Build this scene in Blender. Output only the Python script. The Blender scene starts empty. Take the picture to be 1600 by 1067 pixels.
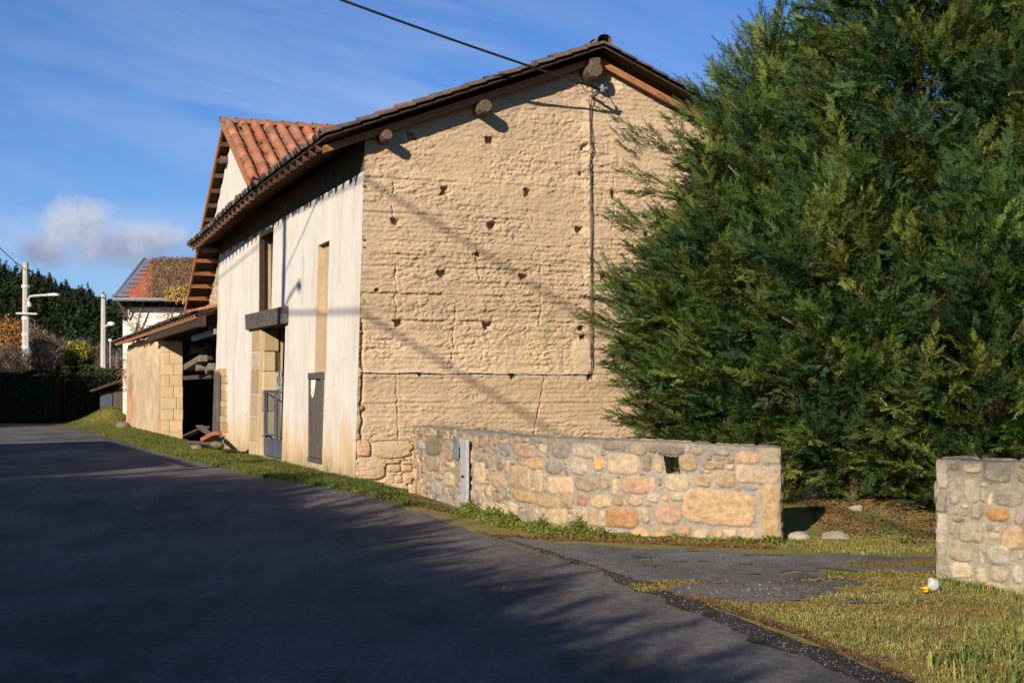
import bpy, math, random
import numpy as np
from mathutils import Matrix, Vector, noise as mnoise
sc = bpy.context.scene
C = sc.collection
RAD = math.radians
random.seed(7)
RNG = np.random.default_rng(7)

# ------------------------------------------------------------------ camera, sky, sun
EYE = 1.88; FPX = 2200.0; HOR = 612.0
cam_d = bpy.data.cameras.new('camera'); cam = bpy.data.objects.new('camera', cam_d); C.objects.link(cam)
cam.location = (0, 0, EYE); cam.rotation_euler = (RAD(90), 0, 0)
cam_d.sensor_width = 36.0; cam_d.lens = 36.0 * FPX / 1600.0
cam_d.shift_y = (HOR - 533.5) / 1600.0
cam_d.clip_end = 5000.0; cam_d.clip_start = 0.1
sc.camera = cam

SUN_TRAVEL = Vector((.31, .651, -.285)).normalized()
sun_el = math.asin(-SUN_TRAVEL.z)
sun_az = math.atan2(-SUN_TRAVEL.x, -SUN_TRAVEL.y)
ld = bpy.data.lights.new('sun', 'SUN'); ld.energy = 5.0; ld.angle = RAD(.55); ld.color = (1.0, .87, .70)
lo = bpy.data.objects.new('sun', ld); C.objects.link(lo)
lo.rotation_euler = SUN_TRAVEL.to_track_quat('-Z', 'Y').to_euler(); lo.location = (-20, -40, 30)

w = bpy.data.worlds.new('World'); sc.world = w; w.use_nodes = True
nt = w.node_tree; nt.nodes.clear()
def N(nt, t, **k):
    n = nt.nodes.new(t)
    for a, b in k.items():
        if a.startswith('i_'):
            n.inputs[a[2:].replace('_', ' ')].default_value = b
        else:
            setattr(n, a, b)
    return n
def M_(nt, op, a, b=None, c=None):
    n = nt.nodes.new('ShaderNodeMath'); n.operation = op
    for i, v in enumerate((a, b, c)):
        if v is None: continue
        if isinstance(v, (int, float)): n.inputs[i].default_value = v
        else: nt.links.new(v, n.inputs[i])
    return n.outputs[0]
def ramp(nt, fac, stops):
    r = nt.nodes.new('ShaderNodeValToRGB'); e = r.color_ramp.elements
    while len(e) < len(stops): e.new(.5)
    for el, (p, c) in zip(e, stops):
        el.position = p; el.color = (c, c, c, 1) if isinstance(c, (int, float)) else (*c, 1)
    nt.links.new(fac, r.inputs[0]); return r.outputs[0]
def MIX(nt, fac, a, b, mode='MIX'):
    m = nt.nodes.new('ShaderNodeMix'); m.data_type = 'RGBA'; m.blend_type = mode
    for k, v in ((0, fac), (6, a), (7, b)):
        if isinstance(v, (int, float)): m.inputs[k].default_value = v
        elif isinstance(v, tuple): m.inputs[k].default_value = (*v, 1)
        else: nt.links.new(v, m.inputs[k])
    return m.outputs[2]
out = N(nt, 'ShaderNodeOutputWorld'); bg = N(nt, 'ShaderNodeBackground'); bg.inputs[1].default_value = .050
sky = N(nt, 'ShaderNodeTexSky'); sky.sky_type = 'NISHITA'; sky.sun_disc = False
sky.sun_elevation = sun_el; sky.sun_rotation = sun_az % (2 * math.pi); sky.altitude = 600
sky.air_density = 1.0; sky.dust_density = .5; sky.ozone_density = 2.2
tc = N(nt, 'ShaderNodeTexCoord'); sep = N(nt, 'ShaderNodeSeparateXYZ'); nt.links.new(tc.outputs['Generated'], sep.inputs[0])
ya = M_(nt, 'MAXIMUM', M_(nt, 'ABSOLUTE', sep.outputs[1]), .05)
az_ = M_(nt, 'DIVIDE', sep.outputs[0], ya); el_ = M_(nt, 'DIVIDE', sep.outputs[2], ya)
# high thin streaks of cirrus
comb = N(nt, 'ShaderNodeCombineXYZ'); nt.links.new(M_(nt, 'ADD', az_, M_(nt, 'MULTIPLY', el_, .9)), comb.inputs[0])
nt.links.new(M_(nt, 'ADD', M_(nt, 'MULTIPLY', el_, 4.2), M_(nt, 'MULTIPLY', az_, .9)), comb.inputs[1])
n1 = N(nt, 'ShaderNodeTexNoise', i_Scale=3.6, i_Detail=10.0, i_Roughness=.58, i_Distortion=.35); nt.links.new(comb.outputs[0], n1.inputs[0])
n1b = N(nt, 'ShaderNodeTexNoise', i_Scale=1.3, i_Detail=2.0); nt.links.new(comb.outputs[0], n1b.inputs[0])
cir = M_(nt, 'MULTIPLY', ramp(nt, n1.outputs[0], [(.40, 0.0), (.72, 1.0)]), ramp(nt, n1b.outputs[0], [(.36, .15), (.62, 1.0)]))
band = ramp(nt, M_(nt, 'MULTIPLY', el_, 3.0), [(.08, .25), (.35, .9), (.62, 1.0), (.9, .5)])
lft = ramp(nt, M_(nt, 'ADD', M_(nt, 'MULTIPLY', az_, 1.2), .55), [(.0, .75), (.45, 1.0), (.72, .55), (.85, .18)])
cir = M_(nt, 'MULTIPLY', M_(nt, 'MULTIPLY', M_(nt, 'MULTIPLY', cir, band), lft), .66)
# one soft cumulus low on the left
def puff(a0, e0, ra, re):
    da = M_(nt, 'DIVIDE', M_(nt, 'SUBTRACT', az_, a0), ra); de = M_(nt, 'DIVIDE', M_(nt, 'SUBTRACT', el_, e0), re)
    return M_(nt, 'SUBTRACT', 1.0, M_(nt, 'SQRT', M_(nt, 'ADD', M_(nt, 'MULTIPLY', da, da), M_(nt, 'MULTIPLY', de, de))))
n2 = N(nt, 'ShaderNodeTexNoise', i_Scale=30.0, i_Detail=9.0, i_Roughness=.66); nt.links.new(tc.outputs['Generated'], n2.inputs[0])
pf = M_(nt, 'MAXIMUM', puff(-.306, .118, .034, .024), puff(-.272, .104, .060, .017))
pf = M_(nt, 'MAXIMUM', pf, puff(-.335, .100, .030, .016))
cum = ramp(nt, M_(nt, 'ADD', pf, M_(nt, 'MULTIPLY', M_(nt, 'SUBTRACT', n2.outputs[0], .5), 1.9)), [(.05, 0.0), (.62, .85)])
# thin veil near the cumulus
pv = ramp(nt, M_(nt, 'ADD', puff(-.27, .115, .12, .03), M_(nt, 'MULTIPLY', M_(nt, 'SUBTRACT', n1.outputs[0], .5), 1.2)), [(.2, 0.0), (.9, .35)])
ccol = MIX(nt, ramp(nt, M_(nt, 'ADD', M_(nt, 'MULTIPLY', M_(nt, 'SUBTRACT', el_, .09), 22.0), M_(nt, 'MULTIPLY', M_(nt, 'SUBTRACT', n2.outputs[0], .5), 1.8)), [(.1, 0.0), (.75, 1.0)]),
           (4.0, 4.6, 6.6), (8.0, 8.6, 10.0))
gr = MIX(nt, 1.0, sky.outputs[0], (.66, 1.03, 1.66), 'MULTIPLY')
c_ = MIX(nt, cir, gr, (9.6, 10.4, 12.4)); c_ = MIX(nt, pv, c_, (9.0, 9.8, 12.0)); c_ = MIX(nt, cum, c_, ccol)
nt.links.new(c_, bg.inputs[0]); nt.links.new(bg.outputs[0], out.inputs[0])
sc.view_settings.view_transform = 'Standard'; sc.view_settings.look = 'None'
sc.view_settings.gamma = 1; sc.view_settings.exposure = 0.54; sc.view_settings.use_curve_mapping = False
sc.cycles.max_bounces = 6; sc.cycles.transparent_max_bounces = 8

# ------------------------------------------------------------------ helpers
def tag(o, label=None, cat=None, group=None, kind=None):
    if label: o['label'] = label
    if cat: o['category'] = cat
    if group: o['group'] = group
    if kind: o['kind'] = kind
    return o
def thing(name, label, cat, loc, rz=0.0, group=None):
    o = bpy.data.objects.new(name, None); C.objects.link(o); o.location = loc; o.rotation_euler = (0, 0, rz)
    o.empty_display_size = .2
    return tag(o, label, cat, group)
FR_ANG = math.atan2(1.0, 2.655)
ORG = Vector((-2.80, 25.14, 0))
FR = Matrix.Translation(ORG) @ Matrix.Rotation(FR_ANG, 4, 'Z')
FRI = FR.inverted()
FRn = np.array(FR)
def f2w(u, v, z): return FR @ Vector((u, v, z))
def ray(px, py): return Vector(((px - 800) / FPX, 1.0, (HOR - py) / FPX))
BAT = .029
def on_front(px, py, u0=0.0, bat=BAT):       # street facade plane: gives (v, z)
    o = FRI @ Vector((0, 0, EYE)); d = FRI.to_3x3() @ ray(px, py); z = 2.0
    for _ in range(8):
        uu = u0 + bat * (z - .3); t = (uu - o.x) / d.x; z = o.z + t * d.z
    return o.y + t * d.y, z
def on_gable(px, py, v0=0.0):                # gable plane: gives (u, z)
    o = FRI @ Vector((0, 0, EYE)); d = FRI.to_3x3() @ ray(px, py); t = (v0 - o.y) / d.y
    return o.x + t * d.x, o.z + t * d.z
def sm(a, b, x):
    t = np.clip((x - a) / (b - a), 0, 1); return t * t * (3 - 2 * t)
def zg(x, y):
    x = np.asarray(x, float); y = np.asarray(y, float)
    p = (x - ORG.x) * .936 + (y - ORG.y) * .352
    z = .30 * sm(1.5, -.3, p) * sm(18.5, 24.5, y)
    z = z + .85 * np.exp(-((x + 18.9) / 1.3) ** 2 - ((y - 66.5) / 1.6) ** 2)
    z = z - .24 * sm(4.25, 5.4, x) * sm(15.6, 13.6, y) * sm(30, 12, x)
    z = z + .35 * np.exp(-((x - 5.6) / 2.4) ** 2 - ((y - 20.6) / 1.6) ** 2)
    return z
def gnd(px, py):                              # pixel of the photo -> point on the ground
    d = ray(px, py); t = EYE / -d.z
    for _ in range(12): t = (EYE - float(zg(d.x * t, t))) / -d.z
    return (d.x * t, t)

def fbm(shape_pts, scale, octaves=4, seed=0, rough=.5):
    """value noise on (n,2|3) points, numpy"""
    P = shape_pts / np.asarray(scale, float); res = np.zeros(len(P)); amp = 1.0; tot = 0.0
    dim = P.shape[1]
    for o in range(octaves):
        Q = P * (2 ** o) + 17.3 * o + seed * 5.1
        I = np.floor(Q).astype(np.int64); F = Q - I; F = F * F * (3 - 2 * F); acc = 0
        for c in range(2 ** dim):
            h = np.full(len(P), seed * 374761393 + o * 668265263, np.int64); wgt = np.ones(len(P))
            for k in range(dim):
                b = (c >> k) & 1
                h = h + (I[:, k] + b) * (374761393, 668265263, 1274126177)[k]
                wgt = wgt * (F[:, k] if b else 1 - F[:, k])
            h = (h ^ (h >> 13)) * 1274126177; h = h & 0xffffffff; h = h ^ (h >> 16)
            acc = acc + wgt * ((h & 0xffff) / 65535.0)
        res += amp * (acc - .5) * 2; tot += amp; amp *= rough
    return res / tot

def to_parent(V, parent, frame):
    V = np.asarray(V, float)
    M = np.eye(4)
    if frame is not None: M = np.array(frame)
    if parent is not None:
        Mp = Matrix.Translation(parent.location) @ parent.rotation_euler.to_matrix().to_4x4()
        p = parent
        while p.parent is not None:
            p = p.parent; Mp = Matrix.Translation(p.location) @ p.rotation_euler.to_matrix().to_4x4() @ Mp
        M = np.array(Mp.inverted()) @ M
    return V @ M[:3, :3].T + M[:3, 3]
def np_mesh(name, V, F, mat, parent=None, frame=None, col=None, smooth=False, loc=None):
    """V (n,3); F (m,k) array or list of arrays"""
    V = to_parent(V, parent, frame)
    me = bpy.data.meshes.new(name); Fs = F if isinstance(F, list) else [F]
    Fs = [np.asarray(f, np.int32) for f in Fs if len(f)]
    me.vertices.add(len(V)); me.vertices.foreach_set('co', V.astype(np.float32).ravel())
    tot = sum(f.size for f in Fs); me.loops.add(tot)
    me.loops.foreach_set('vertex_index', np.concatenate([f.ravel() for f in Fs]))
    starts = []; s = 0
    for f in Fs:
        starts.append(s + np.arange(len(f)) * f.shape[1]); s += f.size
    st = np.concatenate(starts); me.polygons.add(len(st)); me.polygons.foreach_set('loop_start', st.astype(np.int32))
    me.update(calc_edges=True); me.validate()
    if smooth: me.polygons.foreach_set('use_smooth', np.ones(len(me.polygons), bool))
    if col is not None:
        a = me.color_attributes.new('col', 'FLOAT_COLOR', 'POINT')
        cc = np.ones((len(V), 4), np.float32); cc[:, :3] = col; a.data.foreach_set('color', cc.ravel())
    if mat: me.materials.append(mat)
    o = bpy.data.objects.new(name, me); C.objects.link(o)
    if parent is not None: o.parent = parent
    if loc is not None: o.location = loc
    return o
def grid_faces(nu, nv, keep=None):
    i = np.arange(nu - 1)[:, None] * nv + np.arange(nv - 1)[None, :]
    f = np.stack([i, i + nv, i + nv + 1, i + 1], -1).reshape(-1, 4)
    return f if keep is None else f[keep.ravel()]

class MB:
    def __init__(s, frame=None): s.v = []; s.f = []; s.frame = frame; s.c = []; s.col = (1, 1, 1)
    def add(s, vs, fs):
        b = len(s.v); s.v += [tuple(p) for p in vs]; s.f += [tuple(i + b for i in f) for f in fs]; s.c += [s.col] * len(vs); return s
    def hexa(s, p):
        return s.add(p, [(0, 3, 2, 1), (4, 5, 6, 7), (0, 1, 5, 4), (1, 2, 6, 5), (2, 3, 7, 6), (3, 0, 4, 7)])
    def box(s, x0, x1, y0, y1, z0, z1):
        return s.hexa([(x0, y0, z0), (x1, y0, z0), (x1, y1, z0), (x0, y1, z0), (x0, y0, z1), (x1, y0, z1), (x1, y1, z1), (x0, y1, z1)])
    def beam(s, p, q, w, h, up=(0, 0, 1), taper=1.0, twist=0.0):
        p, q, up = Vector(p), Vector(q), Vector(up); d = (q - p).normalized(); a = d.cross(up).normalized(); b = a.cross(d)
        R = Matrix.Rotation(twist, 3, d); a = R @ a; b = R @ b
        L = []
        for c, k in ((p, 1), (q, taper)):
            for i, j in ((-1, -1), (1, -1), (1, 1), (-1, 1)): L.append(c + a * (i * w / 2 * k) + b * (j * h / 2 * k))
        return s.hexa(L)
    def tube(s, pts, r, n=8, cap=True):
        pts = [Vector(p) for p in pts]; rings = []; base = len(s.v); vs = []; fs = []
        prev = None
        for i, p in enumerate(pts):
            d = (pts[min(i + 1, len(pts) - 1)] - pts[max(i - 1, 0)]).normalized()
            if prev is None: a = d.cross(Vector((0, 0, 1)) if abs(d.z) < .9 else Vector((1, 0, 0))).normalized()
            else: a = (prev - d * prev.dot(d)).normalized()
            prev = a; b = d.cross(a); rr = r[i] if isinstance(r, (list, tuple)) else r
            for k in range(n):
                t = 2 * math.pi * k / n; vs.append(p + a * (rr * math.cos(t)) + b * (rr * math.sin(t)))
        for i in range(len(pts) - 1):
            for k in range(n):
                k2 = (k + 1) % n; fs.append((i * n + k, i * n + k2, (i + 1) * n + k2, (i + 1) * n + k))
        if cap:
            fs.append(tuple(range(n - 1, -1, -1))); fs.append(tuple((len(pts) - 1) * n + k for k in range(n)))
        return s.add(vs, fs)
    def rock(s, c, r, seed=0, sub=2):
        import bmesh
        bm = bmesh.new(); bmesh.ops.create_icosphere(bm, subdivisions=sub, radius=1)
        vs = []
        for v in bm.verts:
            k = 1 + .28 * mnoise.noise(v.co * 1.3 + Vector((seed * 3.1, 0, 0))) + .1 * mnoise.noise(v.co * 4 + Vector((0, seed, 0)))
            vs.append((c[0] + v.co.x * r[0] * k, c[1] + v.co.y * r[1] * k, c[2] + v.co.z * r[2] * k))
        fs = [tuple(v.index for v in f.verts) for f in bm.faces]; bm.free(); return s.add(vs, fs)
    def build(s, name, mat, parent=None, bevel=0, smooth=False, col=False, rough=0.0):
        V = to_parent(s.v, parent, s.frame)
        me = bpy.data.meshes.new(name); me.from_pydata([tuple(p) for p in V], [], s.f); me.update()
        me.materials.append(mat)
        if col:
            a = me.color_attributes.new('col', 'FLOAT_COLOR', 'POINT')
            cc = np.ones((len(V), 4), np.float32); cc[:, :3] = np.array(s.c); a.data.foreach_set('color', cc.ravel())
        if smooth:
            for p in me.polygons: p.use_smooth = True
        o = bpy.data.objects.new(name, me); C.objects.link(o)
        if parent is not None: o.parent = parent
        if bevel:
            m = o.modifiers.new('bevel', 'BEVEL'); m.width = bevel; m.segments = 2; m.limit_method = 'ANGLE'
        return o

def pmat(name, c1, c2, scale=3.0, rough=.85, bump=.3, bscale=30.0, stretch=(1, 1, 1), col=False, c3=None, c3w=(.6, .75), c3scale=1.2,
         bstretch=None, metal=0.0, spec=.3, bdist=.01, fine=.25, transl=0.0, mid=(.3, .7)):
    m = bpy.data.materials.new(name); m.use_nodes = True; nt = m.node_tree; nt.nodes.clear()
    o = N(nt, 'ShaderNodeOutputMaterial'); b = N(nt, 'ShaderNodeBsdfPrincipled'); nt.links.new(b.outputs[0], o.inputs[0])
    b.inputs['Roughness'].default_value = rough; b.inputs['Metallic'].default_value = metal; b.inputs['Specular IOR Level'].default_value = spec
    tc = N(nt, 'ShaderNodeTexCoord'); mp = N(nt, 'ShaderNodeMapping'); mp.inputs['Scale'].default_value = stretch
    nt.links.new(tc.outputs['Object'], mp.inputs[0])
    n = N(nt, 'ShaderNodeTexNoise', i_Scale=scale, i_Detail=8.0, i_Roughness=.62); nt.links.new(mp.outputs[0], n.inputs[0])
    c = ramp(nt, n.outputs[0], [(mid[0], c1), (mid[1], c2)])
    if col:
        a = N(nt, 'ShaderNodeVertexColor'); a.layer_name = 'col'; c = MIX(nt, 1.0, c, a.outputs[0], 'MULTIPLY')
    if c3 is not None:
        n3 = N(nt, 'ShaderNodeTexNoise', i_Scale=c3scale, i_Detail=9.0, i_Roughness=.7); nt.links.new(tc.outputs['Object'], n3.inputs[0])
        c = MIX(nt, ramp(nt, n3.outputs[0], [(c3w[0], 0.0), (c3w[1], 1.0)]), c, c3)
    mb = N(nt, 'ShaderNodeMapping'); mb.inputs['Scale'].default_value = bstretch or stretch; nt.links.new(tc.outputs['Object'], mb.inputs[0])
    nb = N(nt, 'ShaderNodeTexNoise', i_Scale=bscale, i_Detail=6.0, i_Roughness=.7); nt.links.new(mb.outputs[0], nb.inputs[0])
    if fine:
        c = MIX(nt, fine, c, ramp(nt, nb.outputs[0], [(.3, .25), (.7, .95)]), 'SOFT_LIGHT')
    nt.links.new(c, b.inputs['Base Color'])
    if bump:
        bp = N(nt, 'ShaderNodeBump'); bp.inputs['Strength'].default_value = bump; bp.inputs['Distance'].default_value = bdist
        nt.links.new(nb.outputs[0], bp.inputs['Height']); nt.links.new(bp.outputs[0], b.inputs['Normal'])
    if transl:
        t = N(nt, 'ShaderNodeBsdfTranslucent'); nt.links.new(c, t.inputs[0]); mx = N(nt, 'ShaderNodeMixShader'); mx.inputs[0].default_value = transl
        nt.links.new(b.outputs[0], mx.inputs[1]); nt.links.new(t.outputs[0], mx.inputs[2]); nt.links.new(mx.outputs[0], o.inputs[0])
    return m
W = (1, 1, 1)
MAT = dict(
    pise=pmat('rammed_earth', (.365, .266, .17), (.455, .343, .23), 2.2, .95, .6, 42, col=True, c3=(.27, .19, .12), c3w=(.54, .78), c3scale=2.2, bdist=.012, spec=.1),
    pise2=pmat('earth_render', (.37, .275, .175), (.46, .35, .225), 2.0, .95, .5, 22, bdist=.02, spec=.1, c3=(.31, .23, .15), c3w=(.55, .75)),
    stone=pmat('wall_stone', (.54, .54, .54), (.90, .87, .82), 14, .9, .9, 55, col=True, bdist=.012, spec=.15, fine=.5, c3=(.15, .145, .13), c3w=(.60, .80), c3scale=6.0),
    ashlar=pmat('cut_stone', (.40, .32, .215), (.50, .42, .30), 3.0, .92, .5, 30, bdist=.012, spec=.1, col=True, c3=(.36, .30, .22), c3w=(.6, .8)),
    wood=pmat('weathered_wood', (.06, .052, .047), (.125, .11, .10), 3, .85, .6, 14, stretch=(6, 6, 1.0), bdist=.01, spec=.15),
    woodh=pmat('grey_lintel_wood', (.058, .05, .045), (.12, .105, .098), 3, .85, .7, 14, stretch=(6, 1.0, 6), bdist=.012, spec=.15),
    rafter=pmat('brown_rafter_wood', (.24, .10, .045), (.36, .165, .075), 4, .75, .4, 20, stretch=(1, 4, 4), bdist=.006, spec=.2),
    purlin=pmat('old_purlin_wood', (.065, .045, .032), (.15, .10, .068), 6, .85, .6, 24, stretch=(4, 1, 4), bdist=.012, spec=.15),
    board=pmat('roof_board_wood', (.035, .024, .017), (.06, .042, .03), 4, .9, .4, 20, stretch=(1, 5, 1), spec=.1),
    tile=pmat('canal_tile', (.80, .80, .80), (1.15, 1.15, 1.15), 6, .88, .5, 45, col=True, c3=(.15, .13, .085), c3w=(.47, .66), c3scale=4.0, bdist=.008, spec=.15, fine=.4),
    oldtile=pmat('lichen_tile', (.70, .70, .70), (1.1, 1.1, 1.1), 6, .9, .5, 45, col=True, c3=(.12, .115, .10), c3w=(.48, .68), c3scale=6.0, bdist=.01, spec=.12),
    zinc=pmat('zinc', (.22, .245, .28), (.30, .33, .37), 5, .5, .1, 30, metal=.5, spec=.4),
    gatep=pmat('gate_paint', (.05, .062, .085), (.08, .095, .125), 6, .55, .2, 60, spec=.4, c3=(.12, .08, .06), c3w=(.68, .8), c3scale=8),
    concrete=pmat('concrete', (.33, .30, .26), (.44, .41, .36), 3, .9, .3, 30, stretch=(1, 1, .5), spec=.15),
    galv=pmat('galvanised_metal', (.32, .32, .345), (.43, .43, .46), 7, .6, .2, 40, metal=.2, spec=.4, c3=(.30, .22, .16), c3w=(.68, .8), c3scale=9),
    black=pmat('black_rubber', (.012, .012, .014), (.022, .022, .024), 8, .6, .1, 40, spec=.3),
    white=pmat('white_plastic', (.46, .44, .41), (.58, .56, .53), 8, .5, .1, 40, spec=.4),
    bark=pmat('bark', (.10, .06, .04), (.19, .12, .08), 9, .95, .8, 22, stretch=(1, 1, .3), bdist=.03, spec=.1),
    leafg=pmat('conifer_foliage', (.85, .85, .85), (1.15, 1.15, 1.15), 3, .62, 0, 30, col=True, spec=.22, fine=0, transl=.16),
    grass=pmat('grass_blade', (.9, .9, .9), (1.1, 1.1, 1.1), 4, .65, 0, 30, col=True, spec=.2, fine=0, transl=.25),
    far=pmat('forest_foliage', (.85, .85, .85), (1.15, 1.15, 1.15), .2, .9, 0, 1, col=True, spec=.05, fine=0),
    rock=pmat('boulder_stone', (.22, .185, .14), (.36, .31, .24), 6, .9, .7, 24, bdist=.02, spec=.15),
    brick=pmat('brick_red', (.26, .085, .05), (.35, .13, .075), 8, .9, .5, 40, spec=.1),
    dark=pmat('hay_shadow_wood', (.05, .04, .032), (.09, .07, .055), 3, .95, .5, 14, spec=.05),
    hpaint=pmat('house_render', (.66, .62, .54), (.80, .76, .68), 1.2, .9, .3, 12, spec=.1),
    hedge=pmat('hedge_leaf', (.9, .9, .9), (1.1, 1.1, 1.1), 3, .7, 0, 30, col=True, spec=.15, fine=0, transl=.15),
    shedp=pmat('blue_grey_boards', (.035, .045, .06), (.05, .06, .08), 3, .8, .3, 20, stretch=(4, 4, 1)),
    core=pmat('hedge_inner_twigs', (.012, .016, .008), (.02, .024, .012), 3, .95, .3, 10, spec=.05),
    oldrafter=pmat('old_rafter_wood', (.085, .048, .03), (.16, .085, .05), 4, .85, .4, 20, stretch=(1, 4, 4), spec=.1),
    dstone=pmat('dull_stone', (.11, .095, .078), (.19, .165, .135), 6, .9, .6, 24, bdist=.02, spec=.1),
    teal=pmat('teal_enamel', (.08, .13, .13), (.15, .21, .21), 9, .5, .2, 40, spec=.4),
)

# white lime render with stains low down
def white_wall_mat():
    m = bpy.data.materials.new('lime_render'); m.use_nodes = True; nt = m.node_tree; nt.nodes.clear()
    o = N(nt, 'ShaderNodeOutputMaterial'); b = N(nt, 'ShaderNodeBsdfPrincipled'); nt.links.new(b.outputs[0], o.inputs[0])
    b.inputs['Roughness'].default_value = .93; b.inputs['Specular IOR Level'].default_value = .1
    tc = N(nt, 'ShaderNodeTexCoord'); sp = N(nt, 'ShaderNodeSeparateXYZ'); nt.links.new(tc.outputs['Object'], sp.inputs[0])
    def no(sx, sy, sz, scale, det=7.0, rg=.6):
        mp = N(nt, 'ShaderNodeMapping'); mp.inputs['Scale'].default_value = (sx, sy, sz); nt.links.new(tc.outputs['Object'], mp.inputs[0])
        n = N(nt, 'ShaderNodeTexNoise', i_Scale=scale, i_Detail=det, i_Roughness=rg); nt.links.new(mp.outputs[0], n.inputs[0]); return n.outputs[0]
    streak = no(1, 1, .28, 1.7)
    c = ramp(nt, streak, [(.28, (.47, .425, .36)), (.45, (.56, .53, .475)), (.70, (.61, .58, .525))])
    c = MIX(nt, ramp(nt, no(1, 1, 1, 1.1), [(.5, 0.0), (.75, .5)]), c, (.58, .50, .40))
    # ochre damp stains rising from the foot
    h = M_(nt, 'SUBTRACT', 1.0, M_(nt, 'DIVIDE', sp.outputs[2], 2.0))
    st = ramp(nt, M_(nt, 'ADD', M_(nt, 'MULTIPLY', h, .55), M_(nt, 'MULTIPLY', no(1, 1, .35, 1.6), .75)), [(.54, 0.0), (.78, .9)])
    c = MIX(nt, st, c, (.54, .37, .19))
    h2 = M_(nt, 'SUBTRACT', 1.0, M_(nt, 'DIVIDE', sp.outputs[2], 1.15))
    g = ramp(nt, M_(nt, 'ADD', M_(nt, 'MULTIPLY', h2, .6), M_(nt, 'MULTIPLY', no(1, 1, .3, 2.6), .7)), [(.60, 0.0), (.82, .85)])
    c = MIX(nt, g, c, (.27, .25, .15))
    # thin vertical cracks
    v = N(nt, 'ShaderNodeTexVoronoi'); v.feature = 'DISTANCE_TO_EDGE'; v.inputs['Scale'].default_value = .55
    mp = N(nt, 'ShaderNodeMapping'); mp.inputs['Scale'].default_value = (1, 1.6, .5); 
    nn = N(nt, 'ShaderNodeTexNoise', i_Scale=3.0, i_Detail=5.0); nt.links.new(tc.outputs['Object'], nn.inputs[0])
    ad = N(nt, 'ShaderNodeVectorMath'); ad.operation = 'MULTIPLY_ADD'; nt.links.new(nn.outputs[1], ad.inputs[0]); ad.inputs[1].default_value = (.25, .25, .25)
    nt.links.new(tc.outputs['Object'], ad.inputs[2]); nt.links.new(ad.outputs[0], mp.inputs[0]); nt.links.new(mp.outputs[0], v.inputs[0])
    c = MIX(nt, ramp(nt, v.outputs[0], [(.0, .5), (.006, 0.0)]), c, (.35, .28, .2))
    nb = no(1, 1, 1, 16, 8, .7)
    c = MIX(nt, .18, c, ramp(nt, nb, [(.3, .25), (.7, .95)]), 'SOFT_LIGHT')
    nt.links.new(c, b.inputs[0]); bp = N(nt, 'ShaderNodeBump'); bp.inputs['Strength'].default_value = .45; bp.inputs['Distance'].default_value = .015
    nt.links.new(nb, bp.inputs['Height']); nt.links.new(bp.outputs[0], b.inputs['Normal']); return m
MAT['lime'] = white_wall_mat()

def asphalt_mat(name, a, b_, patch, speck):
    m = bpy.data.materials.new(name); m.use_nodes = True; nt = m.node_tree; nt.nodes.clear()
    o = N(nt, 'ShaderNodeOutputMaterial'); b = N(nt, 'ShaderNodeBsdfPrincipled'); nt.links.new(b.outputs[0], o.inputs[0])
    b.inputs['Roughness'].default_value = .9; b.inputs['Specular IOR Level'].default_value = .1
    tc = N(nt, 'ShaderNodeTexCoord')
    def no(scale, det=6.0, st=(1, 1, 1)):
        mp = N(nt, 'ShaderNodeMapping'); mp.inputs['Scale'].default_value = st; nt.links.new(tc.outputs['Object'], mp.inputs[0])
        n = N(nt, 'ShaderNodeTexNoise', i_Scale=scale, i_Detail=det, i_Roughness=.62); nt.links.new(mp.outputs[0], n.inputs[0]); return n.outputs[0]
    c = ramp(nt, no(.9, 7.0, (1, .45, 1)), [(.3, a), (.7, b_)])
    c = MIX(nt, ramp(nt, no(.5, 9.0, (1, .6, 1)), [(.50, 0.0), (.56, .45)]), c, patch); c = MIX(nt, ramp(nt, no(2.2, 9.0, (1, .5, 1)), [(.55, 0.0), (.70, .35)]), c, tuple(min(1, k * 1.35) for k in b_)); c = MIX(nt, .42, c, ramp(nt, no(17, 12.0, (1, .6, 1)), [(.32, .12), (.68, .82)]), 'OVERLAY'); c = MIX(nt, .6, c, ramp(nt, no(1.1, 10.0, (1, .35, 1)), [(.35, .30), (.65, .66)]), 'OVERLAY')
    vo = N(nt, 'ShaderNodeTexVoronoi'); vo.inputs['Scale'].default_value = 75; nt.links.new(tc.outputs['Object'], vo.inputs[0])
    c = MIX(nt, .6, c, ramp(nt, vo.outputs[1], [(.0, .30), (1.0, .72)]), 'OVERLAY')
    n4 = no(60, 3.0)
    c = MIX(nt, ramp(nt, n4, [(.70 - speck, 0.0), (.76 - speck, .8)]), c, (.30, .27, .24))
    # hairline cracks
    v = N(nt, 'ShaderNodeTexVoronoi'); v.feature = 'DISTANCE_TO_EDGE'; v.inputs['Scale'].default_value = .5
    nn = N(nt, 'ShaderNodeTexNoise', i_Scale=2.0, i_Detail=6.0); nt.links.new(tc.outputs['Object'], nn.inputs[0])
    ad = N(nt, 'ShaderNodeVectorMath'); ad.operation = 'MULTIPLY_ADD'; nt.links.new(nn.outputs[1], ad.inputs[0]); ad.inputs[1].default_value = (.5, .5, .5)
    nt.links.new(tc.outputs['Object'], ad.inputs[2]); nt.links.new(ad.outputs[0], v.inputs[0])
    c = MIX(nt, ramp(nt, v.outputs[0], [(.0, .35), (.004, 0.0)]), c, (.03, .03, .03))
    nt.links.new(c, b.inputs[0])
    bp = N(nt, 'ShaderNodeBump'); bp.inputs['Strength'].default_value = .5; bp.inputs['Distance'].default_value = .008
    nt.links.new(M_(nt, 'ADD', vo.outputs[0], no(30, 4.0)), bp.inputs['Height']); nt.links.new(bp.outputs[0], b.inputs['Normal']); return m
MAT['road'] = asphalt_mat('asphalt', (.098, .091, .087), (.150, .140, .132), (.060, .056, .055), .02)
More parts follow.
